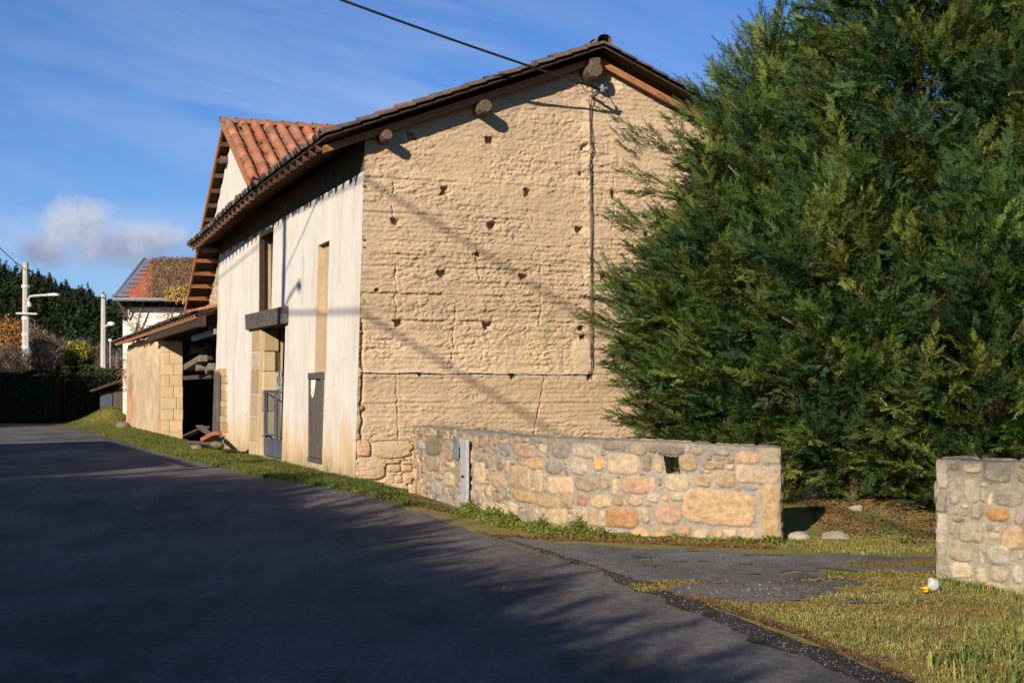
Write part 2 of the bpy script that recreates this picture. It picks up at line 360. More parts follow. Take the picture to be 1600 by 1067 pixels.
MAT['drive'] = asphalt_mat('gravel_asphalt', (.115, .111, .108), (.170, .163, .157), (.082, .08, .079), .025)
MAT['strip'] = asphalt_mat('tar_strip', (.030, .029, .030), (.055, .052, .050), (.03, .03, .03), .06)

def ground_mat():
    m = bpy.data.materials.new('moss_and_litter'); m.use_nodes = True; nt = m.node_tree; nt.nodes.clear()
    o = N(nt, 'ShaderNodeOutputMaterial'); b = N(nt, 'ShaderNodeBsdfPrincipled'); nt.links.new(b.outputs[0], o.inputs[0])
    b.inputs['Roughness'].default_value = .95; b.inputs['Specular IOR Level'].default_value = .1
    tc = N(nt, 'ShaderNodeTexCoord')
    def no(scale, det=8.0, off=0.0, st=(1, 1, 1)):
        mp = N(nt, 'ShaderNodeMapping'); mp.inputs['Location'].default_value = (off, off * .7, 0); mp.inputs['Scale'].default_value = st
        nt.links.new(tc.outputs['Object'], mp.inputs[0])
        n = N(nt, 'ShaderNodeTexNoise', i_Scale=scale, i_Detail=det, i_Roughness=.68); nt.links.new(mp.outputs[0], n.inputs[0]); return n.outputs[0]
    c = ramp(nt, no(1.3), [(.34, (.11, .13, .035)), (.48, (.20, .19, .05)), (.60, (.26, .19, .045)), (.74, (.20, .12, .06))])
    c = MIX(nt, ramp(nt, no(1.6, 8.0, 9.0, (1, 2, 1)), [(.55, 0.0), (.62, .8)]), c, (.14, .125, .115))
    c = MIX(nt, ramp(nt, no(2.1, 8.0, 21.0), [(.56, 0.0), (.66, .75)]), c, (.125, .065, .04))
    nb = no(24, 8.0, 3.0)
    c = MIX(nt, .55, c, ramp(nt, nb, [(.3, .1), (.7, 1.0)]), 'SOFT_LIGHT')
    nt.links.new(c, b.inputs[0])
    bp = N(nt, 'ShaderNodeBump'); bp.inputs['Strength'].default_value = .9; bp.inputs['Distance'].default_value = .03
    nt.links.new(nb, bp.inputs['Height']); nt.links.new(bp.outputs[0], b.inputs['Normal']); return m
MAT['ground'] = ground_mat()

# ------------------------------------------------------------------ ground, road, driveway, hill
def axis(lo, a, b, hi, step, grow=1.25):
    mid = list(np.arange(a, b + step, step)); L = []; R = []; s = step; x = a
    while x > lo: s *= grow; x -= s; L.append(x)
    s = step; x = mid[-1]
    while x < hi: s *= grow; x += s; R.append(x)
    return np.array(L[::-1] + mid + R)
gx = axis(-700, -26, 12, 700, .2); gy = axis(-80, -4, 74, 1200, .2)
GX, GY = np.meshgrid(gx, gy, indexing='ij')
P2 = np.stack([GX.ravel(), GY.ravel()], 1)
gz = zg(P2[:, 0], P2[:, 1])
o = np_mesh('ground', np.column_stack([P2, gz]), grid_faces(len(gx), len(gy)), MAT['ground'], smooth=True); tag(o, kind='structure')

def resample(pts, step):
    pts = np.array(pts, float); d = np.r_[0, np.cumsum(np.linalg.norm(np.diff(pts, axis=0), axis=1))]
    n = max(2, int(d[-1] / step)); s = np.linspace(0, d[-1], n)
    return np.column_stack([np.interp(s, d, pts[:, k]) for k in range(pts.shape[1])]), s
def smooth_path(pts, it=3):
    pts = np.array(pts, float)
    for _ in range(it):
        q = [pts[0]]
        for a, b in zip(pts[:-1], pts[1:]): q += [a * .75 + b * .25, a * .25 + b * .75]
        q.append(pts[-1]); pts = np.array(q)
    return pts
def ribbon(name, left, right, nacross, mat, lift, jag=(0, 0), step=.12, seed=3):
    L, _ = resample(left, .05); R_, _ = resample(right, .05)
    n = int(max(len(L), len(R_)) * .05 / step)
    L = L[np.linspace(0, len(L) - 1, n).astype(int)]; R_ = R_[np.linspace(0, len(R_) - 1, n).astype(int)]
    d = (R_ - L); d /= np.linalg.norm(d, axis=1)[:, None] + 1e-9
    if jag[0]: L = L + d * (fbm(L, .5, 4, seed)[:, None] * jag[0])
    if jag[1]: R_ = R_ + d * (fbm(R_, .5, 4, seed + 5)[:, None] * jag[1])
    t = np.linspace(0, 1, nacross)[None, :, None]
    G = L[:, None, :] * (1 - t) + R_[:, None, :] * t; G = G.reshape(-1, 2)
    z = zg(G[:, 0], G[:, 1]) + lift
    o = np_mesh(name, np.column_stack([G, z]), grid_faces(n, nacross), mat, smooth=True)
    return tag(o, kind='structure')
edge_px = [(1400, 1067), (1200, 985), (1000, 915), (880, 875), (740, 829), (640, 797), (560, 771), (480, 757), (400, 745), (330, 727), (250, 706), (190, 690), (140, 673)]
edge = [(4.0, 3.0), (3.1, 6.5)] + [gnd(*p) for p in edge_px] + [(-19.0, 61.5), (-21.2, 65.0), (-25, 67.3), (-30, 68.3), (-42, 69.0)]
edge = [(6.5, -8)] + edge
edge_s = smooth_path(edge, 3)
dl = np.gradient(edge_s, axis=0); dl /= np.linalg.norm(dl, axis=1)[:, None]
left = edge_s + np.column_stack([-dl[:, 1], dl[:, 0]]) * 7.2
ribbon('road', left, edge_s, 60, MAT['road'], .006, (0, .12))
# the strip of newer tar along the near edge of the road
sp_in = [gnd(*p) for p in [(760, 836), (860, 868), (960, 905), (1090, 960), (1240, 1025), (1330, 1062), (1500, 1150)]]
sp_out = [gnd(*p) for p in [(762, 834), (880, 866), (1010, 912), (1190, 978), (1340, 1037), (1410, 1064), (1600, 1150)]]
ribbon('tar_strip', smooth_path(sp_in, 2), smooth_path(sp_out, 2), 14, MAT['strip'], .011, (.16, .1), .05)
dr_top = [gnd(*p) for p in [(738, 826), (800, 840), (900, 851), (1000, 858), (1219, 864), (1460, 872), (1700, 880)]]
dr_bot = [gnd(*p) for p in [(755, 842), (850, 872), (930, 898), (1010, 912), (1160, 893), (1330, 891), (1700, 897)]]
dr2t = [gnd(*p) for p in [(985, 897), (1100, 885), (1200, 885), (1300, 890)]]
dr2b = [gnd(*p) for p in [(1000, 911), (1080, 929), (1180, 948), (1270, 938), (1330, 912)]]
def inp(P, poly):
    poly = np.array(poly); x, y = P[:, 0], P[:, 1]; r = np.zeros(len(P), bool); j = len(poly) - 1
    for i in range(len(poly)):
        xi, yi = poly[i]; xj, yj = poly[j]; r ^= ((yi > y) != (yj > y)) & (x < (xj - xi) * (y - yi) / (yj - yi + 1e-12) + xi); j = i
    return r
st_ = .028; dx_ = np.arange(-1.0, 9.0, st_); dy_ = np.arange(12.5, 20.5, st_); DX, DY = np.meshgrid(dx_, dy_, indexing='ij'); DP = np.column_stack([DX.ravel(), DY.ravel()])
Wp = DP + np.column_stack([fbm(DP, (.55, .55), 5, 201, .6), fbm(DP, (.55, .55), 5, 202, .6)]) * .30
mA = inp(Wp, np.concatenate([smooth_path(dr_top, 2), smooth_path(dr_bot, 2)[::-1]])); mB = inp(Wp, np.concatenate([smooth_path(dr2t, 2), smooth_path(dr2b, 2)[::-1]]))
mE = inp(Wp, [gnd(*p) for p in [(1130, 925), (1330, 905), (1450, 925), (1500, 960), (1330, 960), (1180, 950)]]) & (fbm(DP, (.5, .28), 5, 203, .6) > .16)
msk_ = (mA & (fbm(DP, (.4, .25), 4, 204) > -.62)) | (mB & (fbm(DP, (.45, .28), 5, 205, .6) > -.30)) | mE
msk_ &= ~inp(DP, np.concatenate([edge_s[:, :], left[::-1]]))
M3 = msk_.reshape(DX.shape); cellk = M3[:-1, :-1] & M3[1:, :-1] & M3[1:, 1:] & M3[:-1, 1:]
def on_drive(P):
    i = np.clip(((P[:, 0] + 1.0) / st_).astype(int), 0, len(dx_) - 1); j = np.clip(((P[:, 1] - 12.5) / st_).astype(int), 0, len(dy_) - 1); ok = (P[:, 0] > -1) & (P[:, 0] < 9) & (P[:, 1] > 12.5) & (P[:, 1] < 20.5)
    return ok & M3[i, j]
o = np_mesh('driveway', np.column_stack([DP, zg(DP[:, 0], DP[:, 1]) + .009]), grid_faces(len(dx_), len(dy_), cellk), MAT['drive'], smooth=True); tag(o, kind='structure')

# wooded hill far behind on the left
hx = np.linspace(-420, 300, 60); hy = np.linspace(330, 1150, 60)
HX, HY = np.meshgrid(hx, hy, indexing='ij')
def hillz(x, y):
    top = 27 + 36 * sm(-130, -300, x) - 16 * sm(-60, 120, x)
    return top * sm(330, 720, y) + 4 * fbm(np.column_stack([np.ravel(x), np.ravel(y)]), 90, 3, 4).reshape(np.shape(x)) * sm(340, 500, y) - .5
o = np_mesh('hill', np.column_stack([HX.ravel(), HY.ravel(), hillz(HX, HY).ravel()]), grid_faces(60, 60),
            pmat('hill_floor', (.02, .03, .012), (.05, .045, .02), .05, .95, 0, 1, spec=.05, fine=0), smooth=True); tag(o, kind='structure')

# ------------------------------------------------------------------ main barn (local frame: u along gable, v along street front)
barn = thing('barn', 'large barn with a rammed earth gable end and a white rendered street front', 'barn', tuple(ORG) , FR_ANG)
UR, ZR = 4.62, 8.41                      # ridge
SL, SR = .383, .415
UE, UW = -.72, 9.35                       # left eave edge, right end of gable wall
def sag(u, v): return -.28 * sm(5, 17.5, v) * np.clip((UR - u) / 5.3, 0, 1)
def roof_z(u, v=0):
    u = np.asarray(u, float)
    return np.where(u < UR, ZR - SL * (UR - u), ZR - SR * (u - UR)) + sag(u, v) * (u < UR)

# gable wall: a dense relief of rammed earth
HOLES = [(643.7,213,1),(766,220,1),(913,230,1),(695,298,1.2),(826,301,1.1),(907,272,.6),(958.7,306,.9),(618,347,1),(769,353.6,1.1),(904.7,360,.9),
         (691,428,1.1),(819,432,1),(746,398,.55),(943,433.5,.9),(623,506,1.2),(763,509.7,1.1),(908,512,.8),(910.6,527.5,.8),(801,587,.9),(657,585,.6),
         (922,589,.9),(588.7,452.7,.45),(1003,440,.7),(1010,365,.7)]
VCR = [[(618,418),(620,507)],[(620,585),(622,640),(623,690)],[(712,482),(710,530),(707,560)],[(844,418),(846,470),(843,503)],[(851,589),(848,610),(839,645),(837,690)],
       [(614,290),(614,341)],[(566,507),(566,560),(567,600),(564,640),(566,685)],[(746,378),(745,400),(748,430)],[(960,280),(961,325)],[(959,330),(955,390)]]
HCR = [(288, .8), (341, .9), (422, 1.0), (462, 1.3), (503, 1.2), (585, .9), (250, .6), (381, .6), (630, .7), (215, .5), (545, .5)]
STONES = [(115,245,180,325),(90,395,345,560),(262,648,190,345),(98,272,570,665),(282,452,598,670),(460,602,598,680),(330,650,356,372),(412,540,410,480),(545,652,372,410),(560,655,500,598),(395,535,372,402),(480,560,520,592),(548,650,415,480),(610,720,600,720),(655,760,300,420),(655,740,430,560)]
nu, nz = 620, 540
a = np.linspace(0, 1, nu)[:, None]; t = np.linspace(0, 1, nz)[None, :]
zb = -.12
Ztmp = zb + t * (6.0 - zb) + 0 * a
U0 = a * UW
ZT = roof_z(U0) - .16
Z = zb + (ZT - zb) * t
U = (1 - a) * BAT * (Z - .3) + U0
pts = np.column_stack([U.ravel(), Z.ravel()])
wob = fbm(pts, (1.3, .9), 4, 3)
layer = pts[:, 1] + .05 * wob + .018 * fbm(pts, (.22, .1), 3, 14)
fr = (layer / .088) % 1.0
msk = sm(-.35, .35, fbm(pts, (1.4, .6), 4, 21)) * .85 + .15
ridg = 1 - np.abs(fbm(pts, (.16, .085), 3, 12)) * 2.4
rghm = .62 + .85 * sm(-.3, .35, fbm(pts, (.9, .45), 4, 77))
h = .030 * fbm(pts, (1.7, 1.1), 4, 5) + rghm * ( .016 * fbm(pts, (.26, .07), 4, 9) + .017 * fbm(pts, (.11, .045), 3, 11, .65) - .012 * np.clip(ridg, 0, 1) ** 3 + .008 * fbm(pts, (.045, .035), 2, 13))
h += msk * .020 * rghm * (np.abs(fr - .45) * -2.0 + .5) * (.5 + .9 * np.abs(fbm(pts, (.35, .2), 3, 31)))
band = fbm(np.column_stack([pts[:, 0] * .25, pts[:, 1]]), (1.0, .16), 3, 44); h += .014 * sm(.1, .6, band) - .012 * sm(-.1, -.6, band)
col = np.ones((len(pts), 3))
def toG(px, py): return on_gable(px, py)
for (py, s) in HCR:
    (uc, zc) = toG(760, py); zl = zc + .03 * fbm(np.column_stack([pts[:, 0], pts[:, 0] * 0]), (.9, 1), 4, int(py))
    d = (pts[:, 1] - zl); on = sm(-.25, .25, fbm(np.column_stack([pts[:, 0], pts[:, 0] * 0 + py]), (.6, 1), 4, 6, .65) + .12 * s)
    h -= on * s * .019 * np.exp(-(d / .022) ** 2); h += on * s * .012 * np.exp(-((d - .05) / .04) ** 2)
for L in VCR:
    Lw = np.array([toG(*p) for p in L]); uu = np.interp(pts[:, 1], Lw[::-1, 1], Lw[::-1, 0]); inside = sm(Lw[:, 1].min() - .12, Lw[:, 1].min(), pts[:, 1]) * sm(Lw[:, 1].max() + .12, Lw[:, 1].max(), pts[:, 1])
    d = pts[:, 0] - uu - .05 * fbm(pts, (.5, .16), 4, int(L[0][0]), .7); wide = 1.7 if L[0][0] == 566 else .8; inside = inside * (1 if wide > 1 else np.clip(.75 + 1.1 * fbm(pts, (.3, .11), 3, int(L[0][1])), 0, 1))
    dep = inside * np.exp(-(d / (.013 * wide)) ** 2); h -= .055 * dep * wide
for (px, py, s) in HOLES:
    u_, z_ = toG(px, py); s = s * 1.15; du = (pts[:, 0] - u_) / (.062 * s); dz = (pts[:, 1] - z_) / (.05 * s)
    if px == 958.7: du *= 1.5; dz *= .55
    ang = fbm(pts, (.06, .06), 2, int(px)) * .7
    q = np.maximum(np.abs(du + .25 * dz), np.abs(dz)) + ang
    h -= .16 * sm(1.15, .75, q)
    du2 = (pts[:, 0] - u_ - .07 * s) / (.12 * s); dz2 = (pts[:, 1] - z_ - .035 * s) / (.035 * s)
    h -= .02 * np.exp(-du2 ** 2 - dz2 ** 2)
# rubble stones at the street corner foot
best = np.full(len(pts), 9.0)
for i, (x0, x1, y0, y1) in enumerate(STONES):
    p0 = toG(540 + x0 * .1594, 660 + y1 * .1594); p1 = toG(540 + x1 * .1594, 660 + y0 * .1594)
    cu, cz, hu, hz = (p0[0] + p1[0]) / 2, (p0[1] + p1[1]) / 2, (p1[0] - p0[0]) / 2, (p1[1] - p0[1]) / 2
    nn_ = fbm(pts, (.2, .12), 3, 50 + i) * .2
    q = (np.abs((pts[:, 0] - cu) / hu) ** 4 + np.abs((pts[:, 1] - cz) / hz) ** 4) ** .25 + nn_
    best = np.minimum(best, q)
    inn = q < 1; col[inn] *= (1.06, .96, .92) if i % 3 == 0 else (1.0, 1.0, .98)
zone = (best < 1.5)
h = np.where(best < 1.35, np.where(best < 1, .02 + .02 * (1 - best) + .4 * h, .4 * h - .035 * sm(1.0, 1.08, best) * sm(1.35, 1.15, best)), h)
# pale lime and clay patches, greenish stain
def blot(px, py, ru, rz, c, k=1.0, flat=.0, seed=0):
    global col, h
    u_, z_ = toG(px, py); q = ((pts[:, 0] - u_) / ru) ** 2 + ((pts[:, 1] - z_) / rz) ** 2 + .8 * fbm(pts, (.25, .25), 4, 70 + seed)
    m = sm(1.2, .7, q)[:, None] * k; col = col * (1 - m) + col * np.array(c) * m
    if flat: h = h * (1 - flat * m[:, 0]) + .012 * flat * m[:, 0]
blot(912, 558, .24, .34, (1.12, 1.18, 1.2), .9, .8, 1); blot(840, 545, .34, .55, (1.08, 1.10, 1.0), .8, 0, 2); blot(851, 520, .12, .22, (.72, .82, .72), .8, 0, 3)
blot(860, 500, .10, .2, (.72, .82, .72), .6, 0, 4)
for i, (px, py) in enumerate([(918,178),(917,312),(916,340),(918,395),(918,450),(917,480),(911,128),(955,120),(915,165),(918,200),(916,225),(917,250),(916,290),(917,362),(918,425),(965,135)]): blot(px, py, .10, .12, (1.30, 1.34, 1.38), .9, .5, 5 + i)
blot(580, 430, .35, .5, (.92, .90, .88), .5, 0, 17); blot(700, 260, .8, .25, (.93, .92, .90), .5, 0, 18)
big = fbm(pts, (1.8, 1.2), 4, 90)[:, None]; pit = fbm(pts, (.055, .04), 2, 131); h -= .022 * sm(.50, .66, pit) * sm(-.1, .3, fbm(pts, (.7, .5), 3, 132)); peb = fbm(pts, (.04, .04), 2, 133); h += .010 * sm(.55, .7, peb)
bandc = fbm(np.column_stack([pts[:, 0] * .12, pts[:, 1]]), (1.0, .30), 4, 134)[:, None]; streakc = fbm(np.column_stack([pts[:, 0], pts[:, 1] * .2]), (.25, .5), 3, 135)[:, None]
col = col * (1 + .15 * big) * (1 + .13 * bandc) * (1 + .07 * streakc)
Vloc = np.column_stack([pts[:, 0], -h, pts[:, 1]])
o = np_mesh('gable_wall', Vloc, grid_faces(nu, nz), MAT['pise'], barn, FR, col, smooth=True)
m_ = MB(FR)                                                       # the rest of the wall's thickness and the barn's hidden sides
um = UR
m_.add([(.10, .22, zb), (UW, .22, zb), (UW, .22, roof_z(UW) - .2), (um, .22, ZR - .2), (.17, .22, roof_z(.17) - .2),
        (.10, .55, zb), (UW, .55, zb), (UW, .55, roof_z(UW) - .2), (um, .55, ZR - .2), (.17, .55, roof_z(.17) - .2)],
       [(0, 1, 2, 3, 4), (9, 8, 7, 6, 5), (1, 6, 7, 2)])
m_.add([(UW, -.0, zb), (UW, .22, zb), (UW, .22, roof_z(UW) - .2), (UW, 0, roof_z(UW) - .2)], [(0, 1, 2, 3)])
m_.build('gable_wall_inner_face', MAT['pise2'], barn)
m_ = MB(FR); m_.box(UW - .5, UW, .56, 16.1, zb, roof_z(UW) - .22); m_.build('rear_wall', MAT['pise2'], barn)
m_ = MB(FR); m_.add([(.5, 16.1, zb), (UW, 16.1, zb), (UW, 16.1, 6.2), (um, 16.1, 8.0), (.5, 16.1, 6.2), (.5, 16.4, zb), (UW, 16.4, zb), (UW, 16.4, 6.2), (um, 16.4, 8.0), (.5, 16.4, 6.2)],
     [(0, 1, 2, 3, 4), (9, 8, 7, 6, 5), (0, 5, 6, 1), (1, 6, 7, 2), (4, 3, 8, 9), (0, 4, 9, 5)]); m_.build('end_wall', MAT['pise2'], barn)
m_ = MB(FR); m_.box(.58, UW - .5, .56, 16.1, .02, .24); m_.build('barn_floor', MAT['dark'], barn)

# white rendered street wall with its openings (v0, v1, z0, z1)
def F(px, py): return on_front(px, py)
wv1 = F(406, 430)[0]; wv0 = F(425.5, 430)[0]; wz0 = F(415, 489)[1]; wz1 = F(415, 361)[1]
OPW = (wv0, wv1, wz0, wz1)
rv1 = F(496, 430)[0]; rv0 = F(513.5, 430)[0]; rzt = F(505, 380)[1]; rzm = F(505, 490)[1]; rzb = F(505, 581)[1]
OPR = (rv0, rv1, rzb, rzt)
dv0 = F(443, 620)[0]; dv1 = F(405, 620)[0]; dq = F(392, 620)[0]; dzb = .24; dzt = F(420, 508)[1]
OPD = (dv0, dv1, dzb, dzt)
sv1 = F(484.5, 650)[0]; sv0 = F(505.5, 650)[0]; szt = F(495, 582)[1]; szb = F(495, 716)[1]
OPS = (sv0, sv1, szb, szt)
OPS_ALL = [OPW, OPR, OPD, OPS]
def cuts(lo, hi, marks, step):
    m = sorted(set([lo, hi] + [x for x in marks if lo < x < hi])); r = [lo]
    for p, q in zip(m[:-1], m[1:]):
        n = max(1, int((q - p) / step)); r += list(np.linspace(p, q, n + 1)[1:])
    return np.array(r)
vs = cuts(0, 16.4, [x for o_ in OPS_ALL for x in o_[:2]], .07); zs = cuts(-.1, 6.36, [x for o_ in OPS_ALL for x in o_[2:]], .07)
VV, ZZ = np.meshgrid(vs, zs, indexing='ij'); q = np.column_stack([VV.ravel(), ZZ.ravel()])
dist = .018 * fbm(q, (1.6, 1.2), 4, 3) + .006 * fbm(q, (.3, .3), 3, 8)
for o_ in OPS_ALL:
    dd = np.maximum(np.maximum(o_[0] - q[:, 0], q[:, 0] - o_[1]), np.maximum(o_[2] - q[:, 1], q[:, 1] - o_[3])); dist *= sm(0, .15, np.maximum(dd, 0)) 
dist *= sm(0, .15, q[:, 0])
# the render has fallen away at the far foot of the wall
uf = BAT * (q[:, 1] - .3) - dist - .002
vc = (vs[:-1] + vs[1:]) / 2; zc = (zs[:-1] + zs[1:]) / 2; keep = np.ones((len(vc), len(zc)), bool)
for o_ in OPS_ALL: keep &= ~((vc[:, None] > o_[0]) & (vc[:, None] < o_[1]) & (zc[None] > o_[2]) & (zc[None] < o_[3]))
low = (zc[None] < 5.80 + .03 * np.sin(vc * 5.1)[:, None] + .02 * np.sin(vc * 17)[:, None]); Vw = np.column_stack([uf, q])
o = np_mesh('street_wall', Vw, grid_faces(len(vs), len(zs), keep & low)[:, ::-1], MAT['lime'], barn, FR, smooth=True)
o = np_mesh('bare_wall_top', Vw, grid_faces(len(vs), len(zs), keep & ~low)[:, ::-1], pmat('eave_shade_earth', (.075, .052, .036), (.13, .09, .06), 3, .95, .5, 20, spec=.05), barn, FR, smooth=True)  # earth wall top coloured extra dark to deepen the shade under the eave
def reveal(o_, dep, mb):
    v0, v1, z0, z1 = o_; u0 = BAT * (z0 - .3) - .002; u1 = BAT * (z1 - .3) - .002
    mb.add([(u0, v0, z0), (u1, v0, z1), (u1 + dep, v0, z1), (u0 + dep, v0, z0), (u0, v1, z0), (u1, v1, z1), (u1 + dep, v1, z1), (u0 + dep, v1, z0)],
           [(0, 1, 2, 3), (7, 6, 5, 4), (1, 5, 6, 2), (4, 0, 3, 7)])
for o_, d_, nm in ((OPW, .45, 'loft_door_reveal'), (OPD, .55, 'cart_door_reveal'), (OPR, .3, 'slit_reveal'), (OPS, .3, 'shutter_reveal')):
    m_ = MB(FR); reveal(o_, d_, m_); m_.build(nm, MAT['pise2'], barn)
# inner skin of the street wall keeps the inside dark
m_ = MB(FR)
def skin(mb, u0, u1, z0, z1, ops, v0, v1):
    vv = sorted(set([v0, v1] + [x for o_ in ops for x in o_[:2]])); zz = sorted(set([z0, z1] + [x for o_ in ops for x in o_[2:]]))
    for p, q_ in zip(vv[:-1], vv[1:]):
        for r_, s_ in zip(zz[:-1], zz[1:]):
            if not any(o_[0] <= (p + q_) / 2 <= o_[1] and o_[2] <= (r_ + s_) / 2 <= o_[3] for o_ in ops): mb.box(u0, u1, p, q_, r_, s_)
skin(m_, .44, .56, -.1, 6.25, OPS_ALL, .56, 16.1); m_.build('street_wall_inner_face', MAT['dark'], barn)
# walled-up slit, its upper part set back, lower part flush brown render
m_ = MB(FR); v0, v1 = rv0 + .003, rv1 - .003
m_.box(.24, .30, v0, v1, rzm, rzt - .003); m_.build('walled_up_slit', MAT['pise2'], barn)
m_ = MB(FR); um_ = BAT * (rzm - .3); ub_ = BAT * (rzb - .3)
m_.hexa([(ub_ + .012, v0, rzb + .003), (ub_ + .3, v0, rzb + .003), (ub_ + .3, v1, rzb + .003), (ub_ + .012, v1, rzb + .003),
         (um_ + .012, v0, rzm), (um_ + .3, v0, rzm), (um_ + .3, v1, rzm), (um_ + .012, v1, rzm)]); m_.build('slit_infill', MAT['pise2'], barn, bevel=.01)
# upper door: frame and boarded leaf
fr = MB(FR); v0, v1, z0, z1 = OPW; u0 = BAT * (z0 - .3) + .01
fr.box(u0 + .0, u0 + .12, v1 - .10, v1 - .002, z0, z1 - .002); fr.box(u0, u0 + .12, v0 + .1, v1 - .10, z1 - .12, z1 - .002)
win = fr.build('loft_door_frame', MAT['board'], barn, bevel=.006)
lf = MB(FR); n_ = 5
for i in range(n_):
    a0 = v0 + .004 + (v1 - v0 - .12) * i / n_; a1 = v0 + (v1 - v0 - .12) * (i + 1) / n_ - .004
    lf.box(u0 + .26, u0 + .30, a0, a1, z0, z1 - .13)
lf.build('loft_door', pmat('brown_door_wood', (.075, .05, .036), (.15, .10, .075), 3, .85, .6, 14, stretch=(6, 6, 1.0)), barn, bevel=.004)
# ground floor shutter
sh = MB(FR); v0, v1, z0, z1 = OPS; u0 = BAT * (z0 - .3)
sh.box(u0 - .015, u0 + .10, v0, v0 + .09, z0, z1 - .13); sh.box(u0 - .015, u0 + .10, v1 - .09, v1, z0, z1 - .13)
sh.box(u0 - .02, u0 + .10, v0 - .03, v1 + .03, z1 - .13, z1); sh.box(u0 - .03, u0 + .10, v0 - .02, v1 + .02, z0 - .09, z0)
shf = sh.build('shutter', MAT['woodh'], barn, bevel=.008)
sp_ = MB(FR)
for i in range(4):
    a0 = v0 + .094 + (v1 - v0 - .19) * i / 4; a1 = v0 + .09 + (v1 - v0 - .19) * (i + 1) / 4 - .008
    sp_.box(u0 + .035 + .006 * (i % 2), u0 + .07, a0, a1, z0, z1 - .13)
sp_.build('shutter_boards', MAT['wood'], shf, bevel=.005)
# faded pink sticker on the shutter
m_ = MB(FR)
pv, pz = F(491, 599)
ring = [(u0 + .02, pv + .20 * math.cos(k * .7) * (1 + .25 * math.sin(k * 2.1)) + (.06 if k > 5 else 0), pz + .19 * math.sin(k * .7) * (1.25 if k < 5 else 1.6)) for k in range(9)]
m_.add(ring + [(p[0] + .004, p[1], p[2]) for p in ring], [tuple(range(8, -1, -1)), tuple(range(9, 18))] + [(k, (k + 1) % 9, 9 + (k + 1) % 9, 9 + k) for k in range(9)])
m_.build('faded_sticker', pmat('pink_paper', (.72, .45, .45), (.85, .80, .80), 9, .8, .1, 20, mid=(.42, .56)), shf)
# lintel beam over the cart door
lv0 = F(451, 495)[0]; lv1 = F(390.5, 505)[0]; lzt = F(390.5, 492)[1]; lzb = F(390.5, 516)[1]; lz0 = F(451, 478)[1]; lz0b = F(444, 507)[1]
lb = MB(FR); ub = BAT * (3.5 - .3)
lb.hexa([(ub - .11, lv0, lz0b), (ub + .4, lv0, lz0b), (ub + .4, lv1, lzb), (ub - .11, lv1, lzb), (ub - .09, lv0, lz0), (ub + .4, lv0, lz0), (ub + .4, lv1, lzt), (ub - .13, lv1, lzt)])
lb.build('lintel_beam', MAT['woodh'], barn, bevel=.02)
# door jamb in dressed stone: face stones and the deep reveal
jb = MB(FR); zz = [.2, .85, 1.45, 1.95, 2.6, dzt]; cc = [(.95, .9, .8), (.85, .8, .72), (.78, .78, .74), (.72, .64, .55), (.85, .88, .86), (.82, .72, .55)]
zz = [F(398, y)[1] for y in (724, 690, 650, 615, 575, 550, 517)]; zz[0] = .1
for i in range(6):
    jb.col = cc[i]; a_, b_ = zz[i] + .008, zz[i + 1] - .008; e = .03 * random.uniform(-1, 1)
    jb.hexa([(BAT * (a_ - .3) - .018, dv1 + .02, a_), (BAT * (a_ - .3) + .3, dv1 + .02, a_), (BAT * (a_ - .3) + .3, dq + e, a_), (BAT * (a_ - .3) - .018, dq + e, a_),
             (BAT * (b_ - .3) - .018, dv1 + .02, b_), (BAT * (b_ - .3) + .3, dv1 + .02, b_), (BAT * (b_ - .3) + .3, dq + e, b_), (BAT * (b_ - .3) - .018, dq + e, b_)])
jb.build('door_jamb', MAT['ashlar'], barn, bevel=.02, col=True)
jr = MB(FR); cc2 = [(.9, .85, .75), (.8, .75, .7), (.62, .52, .42), (1.05, .98, .86), (.9, .85, .75), (.75, .66, .52)]
zz = [.2, .75, 1.25, 1.9, F(415, 583)[1] , F(415, 547)[1], dzt - .01]; zz = [.2, .8, 1.4, F(415, 611)[1], F(415, 580)[1], F(415, 548)[1], dzt - .01]
for i in range(6):
    jr.col = cc2[i]; a_, b_ = zz[i] + .006, zz[i + 1] - .006; d_ = .5 + .08 * random.uniform(-1, 1)
    jr.box(.06 + BAT * a_, d_, dv1 - .03 - .03 * random.random(), dv1 + .25, a_, b_)
jr.build('door_reveal_stones', MAT['ashlar'], barn, bevel=.03, col=True)
st = MB(FR); st.hexa([(-.75, dv0 - .35, .22), (.5, dv0 - .35, .22), (.5, dv1 + .5, .22), (-.55, dv1 + .5, .22), (-.75, dv0 - .35, .315), (.5, dv0 - .35, .335), (.5, dv1 + .5, .335), (-.55, dv1 + .5, .315)])
st.build('doorstep', MAT['rock'], barn, bevel=.03)
